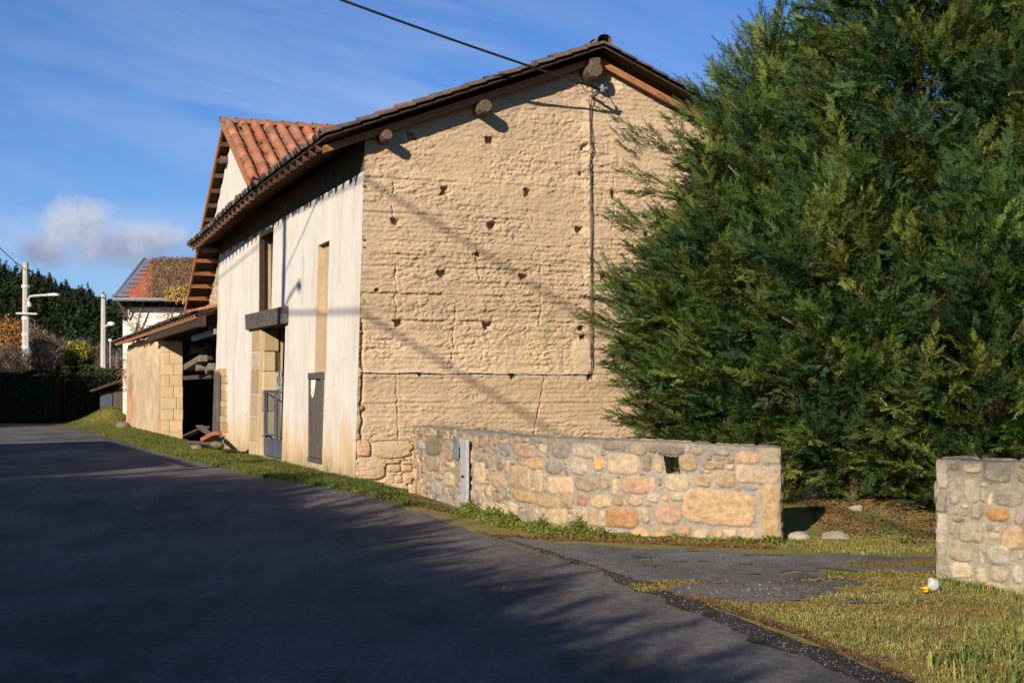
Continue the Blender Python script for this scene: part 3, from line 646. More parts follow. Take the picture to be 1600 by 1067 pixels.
# iron gate in the doorway: two leaves, sheet panels below, bars and scrollwork above
gt = thing('iron_gate', 'blue grey iron gate with sheet panels and scrollwork standing in the barn doorway', 'gate', tuple(f2w(.14, (dv0 + dv1) / 2, .335)), FR_ANG)
gu = .14; gz0, gzm, gz1 = .36, F(420, 687)[1], F(425, 611)[1]
def leaf(v0, v1, parent):
    f_ = MB(FR)
    for vv_ in (v0, v1 - .04): f_.box(gu, gu + .04, vv_, vv_ + .04, gz0, gz1)
    for z_ in (gz0, gzm - .02, gzm + .08, gz1 - .04): f_.box(gu + .003, gu + .037, v0 + .04, v1 - .04, z_, z_ + .035)
    fo = f_.build('gate_leaf', MAT['gatep'], parent, bevel=.004)
    s_ = MB(FR); s_.box(gu + .012, gu + .024, v0 + .04, v1 - .04, gz0 + .035, gzm - .02); vm = (v0 + v1) / 2; s_.box(gu + .0, gu + .012, vm - .012, vm + .012, gz0 + .035, gzm - .02)
    s_.build('sheet_panel', MAT['gatep'], fo, bevel=.003)
    b_ = MB(FR); n = 6
    for i in range(1, n):
        v_ = v0 + .04 + (v1 - v0 - .08) * i / n; b_.tube([(gu + .02, v_, gzm + .1), (gu + .02, v_, gz1 - .04)], .0095, 6)
    b_.build('gate_bars', MAT['gatep'], fo)
leaf(dv0 + .03, (dv0 + dv1) / 2 - .01, gt); leaf((dv0 + dv1) / 2 + .01, dv1 - .06, gt)
IRON = pmat('light_iron', (.20, .22, .25), (.3, .32, .35), 9, .5, .1, 30, spec=.4)
def scroll(cv, cz, r, turn, s):
    return [(gu - .004, cv + s * r * (1 - .13 * k / 2) * math.cos(k * .55 + turn), cz + r * (1 - .13 * k / 2) * math.sin(k * .55 + turn)) for k in range(13)]
vm = (dv0 + dv1) / 2
for cz in (1.02, 1.22, 1.42):
    sc_ = MB(FR); sc_.tube([(gu - .004, dv0 + .42, cz - .1), (gu - .004, dv0 + .42, cz + .1)], .01, 5)
    for s in (-1, 1): sc_.tube(scroll(dv0 + .42 + s * .10, cz, .10, 0, s), .012, 5)
    sc_.build('scroll', IRON, gt)
for cv in (dv0 + .35, dv0 + .75, dv0 + 1.1):
    sc_ = MB(FR); sc_.tube([(gu + .02, cv, gz1), (gu + .02, cv, gz1 + .22 + .12 * (cv > dv0 + .5))], .012, 6)
    for s in (-1, 1): sc_.tube(scroll(cv + s * .09, gz1 + .09, .09, 1.2, s), .011, 5)
    zt_ = gz1 + .22 + .12 * (cv > dv0 + .5)
    sc_.add([(gu, cv - .035, zt_), (gu + .04, cv, zt_), (gu, cv + .035, zt_), (gu - .03, cv, zt_), (gu + .01, cv, zt_ + .13)], [(0, 1, 4), (1, 2, 4), (2, 3, 4), (3, 0, 4), (3, 2, 1, 0)]); sc_.build('finial', IRON, gt)
# exposed masonry and a timber post at the far end of the white wall
ex = MB(FR); random.seed(11)
v_a, v_b = F(357, 650)[0], 16.35
z_ = .2
while z_ < 2.45:
    hh = random.uniform(.14, .26); v_ = v_a + (z_ / 2.5) * .5 + random.uniform(-.2, .2)
    while v_ < v_b:
        ww = random.uniform(.25, .6); ex.col = random.choice([(.85, .75, .6), (.7, .6, .48), (.95, .8, .62), (.8, .62, .45)])
        ex.box(BAT * (z_ - .3) - .03 - .02 * random.random(), .2, v_, min(v_ + ww - .012, v_b), z_, z_ + hh - .008); v_ += ww
    z_ += hh
ex.build('exposed_masonry', MAT['ashlar'], barn, bevel=.012, col=True)
pp = MB(FR); a0, a1 = F(347.5, 640)[0], F(341, 640)[0]
pp.hexa([(-.16, a0, .2), (-.05, a0, .2), (-.05, a1, .2), (-.16, a1, .2), (-.10, a0 + .1, 2.38), (.0, a0 + .1, 2.38), (.0, a1 - .1, 2.45), (-.10, a1 - .1, 2.45)])
pp.build('door_post', MAT['wood'], barn, bevel=.015)

# ---- barn roof
def tile_roof(name, P0, dl_, dsv, Ll, Ls, mat, parent, frame, pal, p=.30, tl=.36, warp=None, seed=1, nper=10, amp=.075):
    """P0 ridge corner, dl_ unit vector along ridge, dsv unit vector down the slope"""
    rg = np.random.default_rng(seed); P0 = np.array(P0, float); dl_ = np.array(dl_, float); dsv = np.array(dsv, float); nrm = np.cross(dl_, dsv); nrm = nrm if nrm[2] > 0 else -nrm
    nc = int(round(Ll / p)); p = Ll / nc; nr = int(round(Ls / tl)); tl = Ls / nr
    aa = np.linspace(0, Ll, nc * nper + 1); bb = np.sort(np.concatenate([np.arange(nr) * tl + 1e-4, (np.arange(nr) + 1) * tl - 1e-4]))
    A_, B_ = np.meshgrid(aa, bb, indexing='ij'); ci = np.minimum((A_ / p).astype(int), nc - 1); ri = np.minimum((B_ / tl).astype(int), nr - 1)
    x = A_ / p - ci; cover = (x > .2) & (x < .8)
    hh = np.where(cover, amp * np.sqrt(np.clip(1 - ((x - .5) / .3) ** 2, 0, 1)) * .95, -.03 * np.sin(np.clip(np.where(x < .2, x + .2, x - .8) / .4, 0, 1) * math.pi) - .0)
    j1 = rg.normal(0, .008, (nc, nr)); j2 = rg.normal(0, .010, (nc, nr))
    fr_ = B_ / tl - ri
    hh = hh + .030 * fr_ * np.where(cover, 1, .7) + j1[ci, ri]
    off = j2[ci, ri] + .02 * rg.normal(0, 1, (nc, 1))[ci, 0] * (ri == nr - 1)
    V = P0 + A_[..., None] * dl_ + B_[..., None] * dsv + hh[..., None] * nrm + (off * 1.2)[..., None] * dsv * (fr_ > .5)[..., None] + (off * .4)[..., None] * dl_
    V = V.reshape(-1, 3)
    if warp is not None: V = warp(V)
    pc = np.array(pal)[rg.integers(0, len(pal), (nc, nr))] * rg.uniform(.85, 1.12, (nc, nr, 1))
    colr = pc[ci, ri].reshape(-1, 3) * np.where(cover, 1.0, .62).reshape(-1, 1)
    return np_mesh(name, V, grid_faces(len(aa), len(bb)), mat, parent, frame, colr, smooth=False)
PAL_RED = [(.31, .10, .055), (.35, .12, .065), (.26, .09, .05), (.38, .145, .08), (.28, .115, .07)]
PAL_OLD = [(.12, .085, .065), (.15, .095, .07), (.10, .085, .075), (.17, .10, .07), (.12, .11, .10)]
V0R, V1R = -.55, 16.55
def wl(V): V = V.copy(); V[:, 2] += sag(V[:, 0], V[:, 1]) ; return V
cl, sl_ = 1 / math.hypot(1, SL), SL / math.hypot(1, SL)
Ls_l = (UR - UE) / cl
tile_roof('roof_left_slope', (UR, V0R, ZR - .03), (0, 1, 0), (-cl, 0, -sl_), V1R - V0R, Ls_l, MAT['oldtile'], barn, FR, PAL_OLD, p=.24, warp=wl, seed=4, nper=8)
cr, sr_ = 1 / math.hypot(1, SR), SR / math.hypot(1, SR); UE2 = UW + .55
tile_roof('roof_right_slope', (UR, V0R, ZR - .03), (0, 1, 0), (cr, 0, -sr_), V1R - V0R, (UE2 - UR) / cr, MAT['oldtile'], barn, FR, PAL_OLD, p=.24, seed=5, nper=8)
bd = MB(FR)
def slab(mb, u0, u1, v0, v1, top, th, n=14):
    for k in range(n):
        a_, b_ = v0 + (v1 - v0) * k / n, v0 + (v1 - v0) * (k + 1) / n
        P = []
        for dz in (-th, 0):
            for (uu, vv_) in ((u0, a_), (u1, a_), (u1, b_), (u0, b_)): P.append((uu, vv_, float(roof_z(uu, vv_)) + top + dz))
        mb.hexa(P)
slab(bd, UE + .06, UR, V0R + .02, V1R, -.075, .035); slab(bd, UR, UE2 - .05, V0R + .02, V1R, -.075, .035); bd.build('roof_boards', MAT['board'], barn)
# verge tiles closing the gable edge
vt = MB(FR)
for (ua, ub_, n) in ((UR, UE, 16), (UR, UE2, 16)):
    for k in range(n):
        u0_, u1_ = ua + (ub_ - ua) * k / n, ua + (ub_ - ua) * (k + 1.08) / n
        z0_, z1_ = float(roof_z(u0_)) + .012, float(roof_z(min(u1_, UE2) if ub_ > ua else u1_)) + .035
        vt.col = tuple(np.array(random.choice(PAL_OLD)) * .75)
        pth = [(u0_, z0_), (u1_, z1_)]
        ringA = []
        for (uu, zz_) in pth:
            ringA.append([(uu, V0R + .05 + .085 * math.cos(t_), zz_ - .045 + .055 * math.sin(t_)) for t_ in np.linspace(-.2, math.pi + .2, 8)])
        vs_ = ringA[0] + ringA[1]; vt.add(vs_, [(i, i + 1, 9 + i, 8 + i) for i in range(7)])
vt.build('verge_tiles', MAT['oldtile'], barn, col=True)
rc = MB(FR)
for k in range(44):
    v_ = V0R - .04 + k * (V1R - V0R) / 44; rc.col = tuple(np.array(random.choice(PAL_OLD + PAL_RED[2:3])) * 1.15)
    A1 = [(UR + .15 * math.cos(t_), v_, ZR - .03 + .125 * math.sin(t_) + .03) for t_ in np.linspace(-.2, math.pi + .2, 9)]
    A2 = [(UR + .135 * math.cos(t_), v_ + .43, ZR - .03 + .11 * math.sin(t_)) for t_ in np.linspace(-.2, math.pi + .2, 9)]
    rc.add(A1 + A2, [(i, i + 1, 10 + i, 9 + i) for i in range(8)])
rc.build('ridge_tiles', MAT['oldtile'], barn, col=True)
# zinc-grey eave edge, verge rafters, eave rafters, purlins
def rafter(mb, v, uA, uB, wd=.08, ht=.13, dz=0.0):
    P = []
    for d2 in (0, 1):
        for (uu, vv_) in ((uA, v - wd / 2), (uB, v - wd / 2), (uB, v + wd / 2), (uA, v + wd / 2)):
            P.append((uu, vv_, float(roof_z(uu, v)) - .112 - dz - (ht if d2 == 0 else 0)))
    mb.hexa(P)
for (uA, uB) in ((UR - .02, UE + .1), (UR + .02, UE2 - .1)):
    r_ = MB(FR); rafter(r_, V0R + .40, uA, uB, .08, .13, .09); r_.build('verge_rafter', MAT['rafter'], barn, bevel=.006)
for k in range(29):
    v_ = .25 + k * .565
    r_ = MB(FR); rafter(r_, v_, .5, UE + .07, .085, .13); r_.build('rafter', MAT['oldrafter'], barn)
for (px, py, rr) in ((606, 211, .10), (760, 166, .125), (931, 109, .155)):
    u_, z_ = on_gable(px, py, -.45)
    pl = MB(FR); pts_ = [(u_, -.47, z_), (u_, -.44, z_), (u_ + .01, .0, z_), (u_, 1.0, z_)]
    pl.tube(pts_, [rr * .82, rr, rr * 1.02, rr], 9); pl.build('purlin_end', MAT['purlin'], barn, smooth=False)
pb = MB(FR); u_, z_ = on_gable(931, 109, -.45); pb.box(u_ - .10, u_ + .12, -.40, .1, z_ + .12, z_ + .24); pb.build('ridge_block', MAT['purlin'], barn, bevel=.01)
# cable down the gable, conduit and clips
def gpt(px, py, off=-.05):
    u_, z_ = on_gable(px, py, off); return (u_, off, z_)
cb = MB(FR)
cb.tube([gpt(926, 154, -.09), gpt(923, 163, -.06), gpt(922, 200), gpt(923, 222), gpt(927, 233, -.06), gpt(923, 246), gpt(924, 290), gpt(925, 340), gpt(925, 400), gpt(925.5, 460), gpt(925, 520), gpt(925, 560), gpt(924, 578), gpt(919, 583.5)], .010, 6)
cb.tube([gpt(921, 158, -.06), gpt(920.5, 185), gpt(926, 210), gpt(922, 250), gpt(922.5, 330), gpt(923, 360), gpt(922.5, 470), gpt(922, 560)], .007, 5)
cb.build('wall_cable', MAT['black'], barn)
cn = MB(FR); xs_ = np.linspace(905, 563, 9)
cn.tube([gpt(919, 583.5, -.06)] + [gpt(x, 583.0 - (905 - x) * .0085 + (.8 if i % 2 else -.4), -.06) for i, x in enumerate(xs_)], .010, 6)
for i, x in enumerate(np.linspace(895, 575, 8)): cn.tube([gpt(x, 585.0 - (905 - x) * .0085, -.06), gpt(x, 581.0 - (905 - x) * .0085, -.065)], .009, 5)
cn.build('white_conduit', MAT['white'], barn)
# iron bracket that takes the service wire
bk = MB(FR); B0 = gpt(925, 152, 0); TIP = gpt(941, 141, -.5)
bk.beam(B0, TIP, .045, .045); bk.beam((B0[0], -.03, B0[2] + .12), (B0[0], -.03, B0[2] - .12), .08, .02)
bk.build('wire_bracket', MAT['woodh'], barn, bevel=.004)
ins = MB(FR)
ins.tube([(TIP[0], TIP[1], TIP[2] - .03), (TIP[0], TIP[1], TIP[2] + .02), (TIP[0], TIP[1], TIP[2] + .05), (TIP[0], TIP[1], TIP[2] + .10)], [.045, .06, .035, .02], 10)
ins.tube([(TIP[0] - .12, TIP[1], TIP[2] + .02), (TIP[0] + .10, TIP[1], TIP[2] + .04)], .022, 6)
ins.build('insulator', MAT['zinc'], barn)
lp = MB(FR)
q0 = Vector(gpt(908, 132, -.42)); q1 = Vector(TIP)
lp.tube([q0, q0.lerp(q1, .3) + Vector((0, .1, -.08)), q0.lerp(q1, .7) + Vector((0, .1, -.06)), q1], .009, 5)
lp.tube([q1, q1 + Vector((.15, .15, .05)), q1 + Vector((.28, .3, -.05)), Vector(gpt(962, 168, -.06))], .009, 5)
lp.tube([q0 + Vector((.02, 0, 0)), Vector(gpt(914, 122, -.25)), Vector(gpt(922, 116, -.1))], .009, 5)
lp.build('loose_wires', MAT['black'], barn)
# bits of brick showing in the corner edge of the render
for (py, s_) in ((290, .8), (346, .5), (374, .7), (386, .6), (470, .5), (637, 1.3)):
    bb_ = MB(FR); u_, z_ = on_gable(567 if py != 637 else 564, py, -.02); bb_.rock((u_ + .02, .0, z_), (.035 * s_, .035, .04 * s_), py, 2); bb_.build('brick_chip', MAT['brick'], barn)
# service wire to the street pole and the street lines
def at(px, py, Y): return Vector(((px - 800) / FPX * Y, Y, EYE + (HOR - py) / FPX * Y))
def w2f(p): return FRI @ Vector(p)

# ------------------------------------------------------------------ tall stone barn with the cross gable behind, roof of red canal tiles
av, az = on_front(347, 190, -.45, 0); lv, lz = on_front(288, 482, -.45, 0); rv, rz = on_front(393, 294, -.45, 0)
GU = .22
sb = thing('stone_barn', 'taller barn with red canal tiles and a cross gable behind the white fronted barn', 'barn', tuple(f2w(GU, 19.5, .3)), FR_ANG)
sL = (az - lz) / (lv - av); sR = (az - rz) / (av - rv)
def gz2(v): return az - (sL * (v - av) if v > av else sR * (av - v))
vl = lv - .35; vr = 8.6
def gable_poly(mb, u0, u1, pts):
    n = len(pts); mb.add([(u0, v, z) for v, z in pts] + [(u1, v, z) for v, z in pts], [tuple(range(n)), tuple(range(2 * n - 1, n - 1, -1))] + [(i, n + i, n + (i + 1) % n, (i + 1) % n) for i in range(n)])
zsplit = 6.58
m_ = MB(FR); gable_poly(m_, -.16, GU + .3, [(vr, zsplit), (av + (az - zsplit) / sL * 0 + 0, gz2(av) - .15), (min(vl, av + (az - .15 - zsplit) / sL), zsplit)] if False else [(vr + .9, zsplit), (av - .0, az - .18), (av + (az - .18 - zsplit) / sL, zsplit)])
m_.build('rendered_gable', MAT['lime'], sb)
def relief_wall(name, u0, v0, v1, zlo, zhi, parent, mat, pal, mortar, size=(.12, .34, .09, .19), res=.03, seed=2, topf=None):
    vs_ = np.arange(v0, v1, res); zs_ = np.arange(zlo, zhi + res, res); A_, B_ = np.meshgrid(vs_, zs_, indexing='ij')
    st_ = layout(v1 - v0, zhi - zlo, [], seed, size, pal, 3000)
    h_, c_ = raster(A_.ravel() - v0, B_.ravel() - zlo, v1 - v0, zhi - zlo, res, st_, mortar, seed)
    Zb = B_.ravel()
    if topf is not None: Zb = np.minimum(Zb, np.array([topf(v) for v in A_.ravel()]))
    return np_mesh(name, np.column_stack([u0 - h_, A_.ravel(), Zb]), grid_faces(len(vs_), len(zs_))[:, ::-1], mat, parent, FR, c_, smooth=True)

def layout(Wd, Ht, fixed, seed, size, pal, tries):
    rg = np.random.default_rng(seed); S = [dict(f) for f in fixed]; A = [(f['x'], f['y'], f['w'], f['h']) for f in fixed]
    cellx = {}
    def addc(i, a):
        for k in range(int((a[0] - a[2]) / .5) - 1, int((a[0] + a[2]) / .5) + 2): cellx.setdefault(k, []).append(i)
    for i, a in enumerate(A): addc(i, a)
    for phase, (f_, n_) in enumerate(((1.0, .2), (.75, .25), (.5, .25), (.32, .3))):
        for _ in range(int(tries * n_ * (1 + phase))):
            hw = rg.uniform(size[0], size[1]) * .5 * f_ + .02; hh = rg.uniform(size[2], size[3]) * .5 * f_ + .012
            x = rg.uniform(0, Wd); y = rg.uniform(hh, max(hh + .001, Ht - hh)); ok = True
            lim = [9, 9]
            for j in cellx.get(int(x / .5), []):
                b = A[j]; gx_ = abs(x - b[0]) - b[2]; gy_ = abs(y - b[1]) - b[3]
                if gx_ < hw + .018 and gy_ < hh + .015:
                    if gx_ < .3 * hw and gy_ < .3 * hh: ok = False; break
                    if gx_ > gy_: hw = gx_ - .018
                    else: hh = gy_ - .015
                    if hw < .02 or hh < .018: ok = False; break
            if not ok: continue
            if hw > 3.2 * hh: hw = 3.2 * hh
            if any(abs(x - A[j][0]) - A[j][2] < hw + .010 and abs(y - A[j][1]) - A[j][3] < hh + .010 for j in cellx.get(int(x / .5), [])): continue
            S.append(dict(x=x, y=y, w=hw, h=hh, c=pal[rg.integers(len(pal))], p=rg.choice([1.5, 2.0, 3.0, 5.0, 7.0]))); A.append((x, y, hw, hh)); addc(len(A) - 1, A[-1])
    return S
def raster(X, Y_, Wd, Ht, res, S, mortar, seed, bulge=.028):
    """height and colour of a rubble wall at points (X, Y)"""
    rg = np.random.default_rng(seed + 99); q2 = np.column_stack([X, Y_])
    wx = .024 * fbm(q2, (.10, .10), 4, seed + 1, .65); wy = .024 * fbm(q2, (.10, .10), 4, seed + 2, .65)
    x_ = X + wx; y_ = Y_ + wy; h = -.003 + .010 * fbm(q2, (.05, .05), 3, seed + 3); c = np.ones((len(X), 3)) * np.array(mortar) * (1 + .18 * fbm(q2, (.3, .3), 4, seed + 8))[:, None]
    ordx = np.argsort(X, kind='stable'); Xs = X[ordx]
    n2_ = fbm(q2, (.11, .07), 4, seed + 4); n3_ = fbm(q2, (.03, .03), 2, seed + 5)
    for s in S:
        i0, i1 = np.searchsorted(Xs, [s['x'] - s['w'] - .05, s['x'] + s['w'] + .05]); idx = ordx[i0:i1]
        idx = idx[np.abs(Y_[idx] - s['y']) < s['h'] + .05]
        if not len(idx): continue
        a_ = rg.uniform(-.30, .30) if 'b' not in s else rg.uniform(-.1, .1); dx = (x_[idx] - s['x']); dy = (y_[idx] - s['y']); dx, dy = dx + a_ * dy, dy - a_ * dx * .5
        p = s.get('p', 4.0); q = (np.abs(dx / s['w']) ** p + np.abs(dy / s['h']) ** p) ** (1 / p) + .05 * n2_[idx]
        k = q < 1.0; jj = idx[k]; qq = np.clip(q[k], 0, 1)
        hi = s.get('b', rg.uniform(.5, 1.15)) * bulge * (1 - qq ** 8) + .010 * n2_[jj] + .005 * n3_[jj] + rg.uniform(-.004, .006) + dy[k] * rg.uniform(-.06, .06)
        h[jj] = hi; cc = np.array(s['c']) * rg.uniform(.70, 1.22)
        tint = 1 + .22 * n2_[jj][:, None] + .10 * n3_[jj][:, None]
        c[jj] = cc * tint
    return h, np.clip(c, .02, 1)
TAN = [(.56, .44, .28), (.50, .38, .24), (.60, .50, .34), (.46, .36, .24), (.52, .44, .33)]
relief_wall('stone_gable', GU, 16.42, vl, 3.62, zsplit - .01, sb, MAT['stone'], TAN, (.52, .42, .28), topf=lambda v: gz2(v) - .2, seed=5, res=.04)
m_ = MB(FR); m_.box(GU + .05, GU + .5, 16.42, vl - .3, 3.55, 4.3); m_.build('gable_back', MAT['dark'], sb)
vleft = vl
m_ = MB(FR); m_.box(GU + .5, 12, vl - .5, vl, 3.6, gz2(vl) - .2); m_.build('side_wall', MAT['pise2'], sb)
m_ = MB(FR); m_.box(5.5, 6.0, 16.45, vl - .5, .1, 6.2); m_.build('inner_wall', MAT['dark'], sb)
m_ = MB(FR); m_.box(GU + .55, 5.5, 16.45, vl - .5, 4.6, 4.8); m_.build('hay_loft_floor', MAT['dark'], sb)
c2, s2 = 1 / math.hypot(1, sR), sR / math.hypot(1, sR); c3_, s3 = 1 / math.hypot(1, sL), sL / math.hypot(1, sL)
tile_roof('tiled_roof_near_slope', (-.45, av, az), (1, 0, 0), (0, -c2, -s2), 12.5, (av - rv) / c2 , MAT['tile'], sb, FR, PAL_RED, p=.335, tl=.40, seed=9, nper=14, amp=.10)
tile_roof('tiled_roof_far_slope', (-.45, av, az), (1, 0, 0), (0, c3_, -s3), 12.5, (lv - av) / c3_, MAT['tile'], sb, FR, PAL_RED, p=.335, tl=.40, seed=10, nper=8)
m_ = MB(FR)
for (va, vb, s_) in ((av, rv + .05, sR), (av, lv - .05, sL)):
    za = az - .07; zb_ = az - .07 - s_ * abs(vb - va)
    m_.hexa([(-.42, va, za - .04), (12, va, za - .04), (12, vb, zb_ - .04), (-.42, vb, zb_ - .04), (-.42, va, za), (12, va, za), (12, vb, zb_), (-.42, vb, zb_)])
m_.build('roof_boards', MAT['board'], sb)
rt = MB(FR)
for k in range(32):
    u_ = -.5 + k * .4; rt.col = tuple(np.array(random.choice(PAL_RED)) * random.uniform(.8, 1.15))
    A1 = [(u_, av + .15 * math.cos(t_), az + .0 + .13 * math.sin(t_)) for t_ in np.linspace(-.2, math.pi + .2, 9)]
    A2 = [(u_ + .43, av + .135 * math.cos(t_), az - .02 + .11 * math.sin(t_)) for t_ in np.linspace(-.2, math.pi + .2, 9)]
    rt.add(A1 + A2, [(i, i + 1, 10 + i, 9 + i) for i in range(8)])
rt.build('ridge_tiles', MAT['tile'], sb, col=True)
# outlookers carrying the overhanging verge
n_o = 13; Lsl = (lv - av)
for k in range(n_o):
    v_ = av + .5 + (Lsl - .7) * k / (n_o - 1); z_ = az - .11 - sL * (v_ - av)
    o_ = MB(FR); o_.beam((-.42, v_, z_ - .06), (GU + .1, v_, z_ - .06), .10, .13, up=(0, -sL, 1)); o_.build('outlooker', MAT['oldrafter'] if k < 6 else MAT['rafter'], sb, bevel=.005)
vb_ = MB(FR); vb_.beam((-.43, av, az - .10), (-.43, lv, lz - .10), .05, .17); vb_.build('verge_board', MAT['rafter'], sb, bevel=.004)
vb_ = MB(FR); vb_.beam((-.43, av, az - .10), (-.43, rv, rz - .10), .05, .17); vb_.build('verge_board', MAT['rafter'], sb, bevel=.004)
for (v_, dz) in ((av + .9, -.62), (av + 4.2, -.9)):
    z_ = gz2(v_) - .3; m_ = MB(FR); m_.tube([(-.36, v_, z_), (GU + .2, v_, z_)], .11, 9); m_.build('purlin_end', MAT['purlin'], sb)

# ------------------------------------------------------------------ low open shed along the street
def fs(px, py, u0=-.5): return on_front(px, py, u0, 0)
shA = fs(338, 479); shB = fs(184, 531)
sh = thing('open_shed', 'low cart shed with earth front, open bay and long lean-to roof beside the road', 'shed', tuple(f2w(0, 32, .3)), FR_ANG)
pv0, pv1 = on_front(288, 600, 0, 0)[0], on_front(256, 600, 0, 0)[0]; we = on_front(197.5, 600, 0, 0)[0]
ez = (shA[1] + shB[1]) / 2; shT = fs(338, 479)[1]
EZ = ez
V1S = we + .5
tile_roof('lean_to_tiles', (4.6, 16.45, EZ + 1.32), (0, 1, 0), (-.968, 0, -.25), V1S - 16.45, 5.3, MAT['oldtile'], sh, FR, PAL_OLD + PAL_RED[:2], p=.27, tl=.38, seed=13, nper=8) if False else None
SS = .27
def rz3(u): return EZ + SS * (u + .55)
ln = math.hypot(1, SS)
tile_roof('lean_to_tiles', (5.0, vl + .05, rz3(5.0)), (0, 1, 0), (-1 / ln, 0, -SS / ln), V1S - vl - .05, 5.5 * ln, MAT['oldtile'], sh, FR, PAL_OLD + PAL_RED[:2], p=.27, tl=.38, seed=13, nper=8)
tile_roof('lean_to_tiles', (GU - .05, 16.43, rz3(GU - .05)), (0, 1, 0), (-1 / ln, 0, -SS / ln), vl - 16.43, .7 * ln, MAT['tile'], sh, FR, PAL_RED, p=.27, tl=.36, seed=14, nper=8)
m_ = MB(FR)
m_.hexa([(-.50, 16.43, rz3(-.5) - .10), (GU - .05, 16.43, rz3(GU) - .10), (GU - .05, vl, rz3(GU) - .10), (-.50, vl, rz3(-.5) - .10), (-.50, 16.43, rz3(-.5) - .06), (GU - .05, 16.43, rz3(GU) - .06), (GU - .05, vl, rz3(GU) - .06), (-.50, vl, rz3(-.5) - .06)])
m_.hexa([(-.50, vl + .05, rz3(-.5) - .10), (5, vl + .05, rz3(5) - .10), (5, V1S - .05, rz3(5) - .10), (-.50, V1S - .05, rz3(-.5) - .10), (-.50, vl + .05, rz3(-.5) - .06), (5, vl + .05, rz3(5) - .06), (5, V1S - .05, rz3(5) - .06), (-.50, V1S - .05, rz3(-.5) - .06)])
m_.build('roof_boards', MAT['board'], sh)
m_ = MB(FR); m_.box(-.42, -.2, 16.44, pv1 + 1.6, EZ - .42, EZ - .08); m_.build('eave_beam', MAT['board'], sh, bevel=.02)
for k in range(int((V1S - 16.8) / .62)):
    v_ = 16.8 + k * .62; m_ = MB(FR); m_.beam((-.52, v_, EZ - .12), (1.2 if v_ > vl else GU - .1, v_, EZ - .12 + SS * (1.72 if v_ > vl else .6)), .08, .11); m_.build('rafter', MAT['rafter'], sh)
m_ = MB(FR)
for k in range(48):
    v_ = 16.5 + (V1S - 16.6) * k / 48
    m_.add([(-.60, v_ + .12 * math.cos(t_), EZ - .05 + .07 * math.sin(t_)) for t_ in np.linspace(0, math.pi, 7)] + [(-.2, v_ + .10 * math.cos(t_), EZ + .06 + .06 * math.sin(t_)) for t_ in np.linspace(0, math.pi, 7)], [(i + 1, i, 7 + i, 8 + i) for i in range(6)])
m_.build('eave_tiles', MAT['oldtile'], sh)
# stone pillar
def pillar(mb, v0, v1, z0, z1, n, seed):
    rd = random.Random(seed); z = z0
    for i in range(n):
        hh = (z1 - z0) / n; sp = rd.choice([0, .4, .6, 0]); segs = [(v0, v1)] if not sp else [(v0, v0 + (v1 - v0) * sp), (v0 + (v1 - v0) * sp, v1)]
        for (a_, b_) in segs:
            k = rd.uniform(.97, 1.12); mb.col = (k * 1.05, k * .95, k * rd.uniform(.78, .84)); e = rd.uniform(0, .03)
            if a_ == v0:
                us = rd.choice([.2, .35, .45]); mb.box(-.03 - e, us - .008, v0 - .02 - e, v1, z + .002, z + hh - .002)
                k = rd.uniform(.97, 1.12); mb.col = (k * 1.05, k * .95, k * .8); mb.box(us + .006, .66 + e, v0 - .02 - e * .6, v1, z + .002, z + hh - .002)
        z += hh
m_ = MB(FR); pillar(m_, pv1, pv1 + .62, -.0, EZ - .42, 9, 4); m_.build('stone_pillar', MAT['ashlar'], sh, bevel=.014, col=True)
m_ = MB(FR); m_.box(.01, .62, pv1 + .02, pv1 + .58, .0, EZ - .44); m_.build('pillar_mortar', MAT['pise2'], sh)
# earth-rendered front with crumbled top and brick patches
vs_ = np.arange(pv1 + .55, we + .06, .06); zs_ = np.linspace(-.1, EZ - .16, 70); A_, B_ = np.meshgrid(vs_, zs_, indexing='ij'); q = np.column_stack([A_.ravel(), B_.ravel()])
hh = .04 * fbm(q, (1.2, .9), 4, 61) + .028 * fbm(q, (.25, .18), 4, 62, .65)
topm = sm(EZ - .75 + .0, EZ - .45, q[:, 1] + .35 * fbm(q, (.35, .6), 3, 63)); hh -= .08 * topm * (fbm(q, (.18, .5), 2, 64) > -.1)
cl_ = np.ones((len(q), 3)) * (.90 + .24 * fbm(q, (1.0, .8), 4, 65) + .12 * fbm(q, (.15, .3), 3, 66))[:, None]
for (cv, cz, rv_, rz_, c_) in ((we - 1.6, 1.2, 1.6, .9, (1.1, .72, .58)), (pv1 + 1.2, .7, .9, .5, (1.0, .7, .56)), (we - 2.0, 2.2, 1.2, .5, (.72, .66, .6)), (pv1 + .9, 1.8, .5, 1.1, (.86, .78, .7)), (pv1 + 3, 3.3, 4, .4, (1.12, 1.08, 1.0))):
    qq = ((q[:, 0] - cv) / rv_) ** 2 + ((q[:, 1] - cz) / rz_) ** 2 + .9 * fbm(q, (.5, .35), 4, int(cv * 7)); mm = sm(1.1, .5, qq)[:, None] * .85; cl_ = cl_ * (1 - mm) + cl_ * np.array(c_) * mm
np_mesh('earth_front', np.column_stack([-.0 - hh, q]), grid_faces(len(vs_), len(zs_))[:, ::-1], pmat('pale_earth', (.45, .335, .21), (.54, .42, .28), 2.0, .95, .5, 20, bdist=.02, spec=.1, col=True), sh, FR, cl_, smooth=True)
m_ = MB(FR); m_.box(.12, .5, pv1 + .6, we, -.1, EZ - .2); m_.box(.5, 5.0, we - .4, we, -.1, EZ + .1); m_.build('shed_inner_face', MAT['pise2'], sh)
m_ = MB(FR); m_.box(4.7, 5.0, vl, we, -.1, EZ + 1.2); m_.build('shed_rear_wall', MAT['dark'], sh)
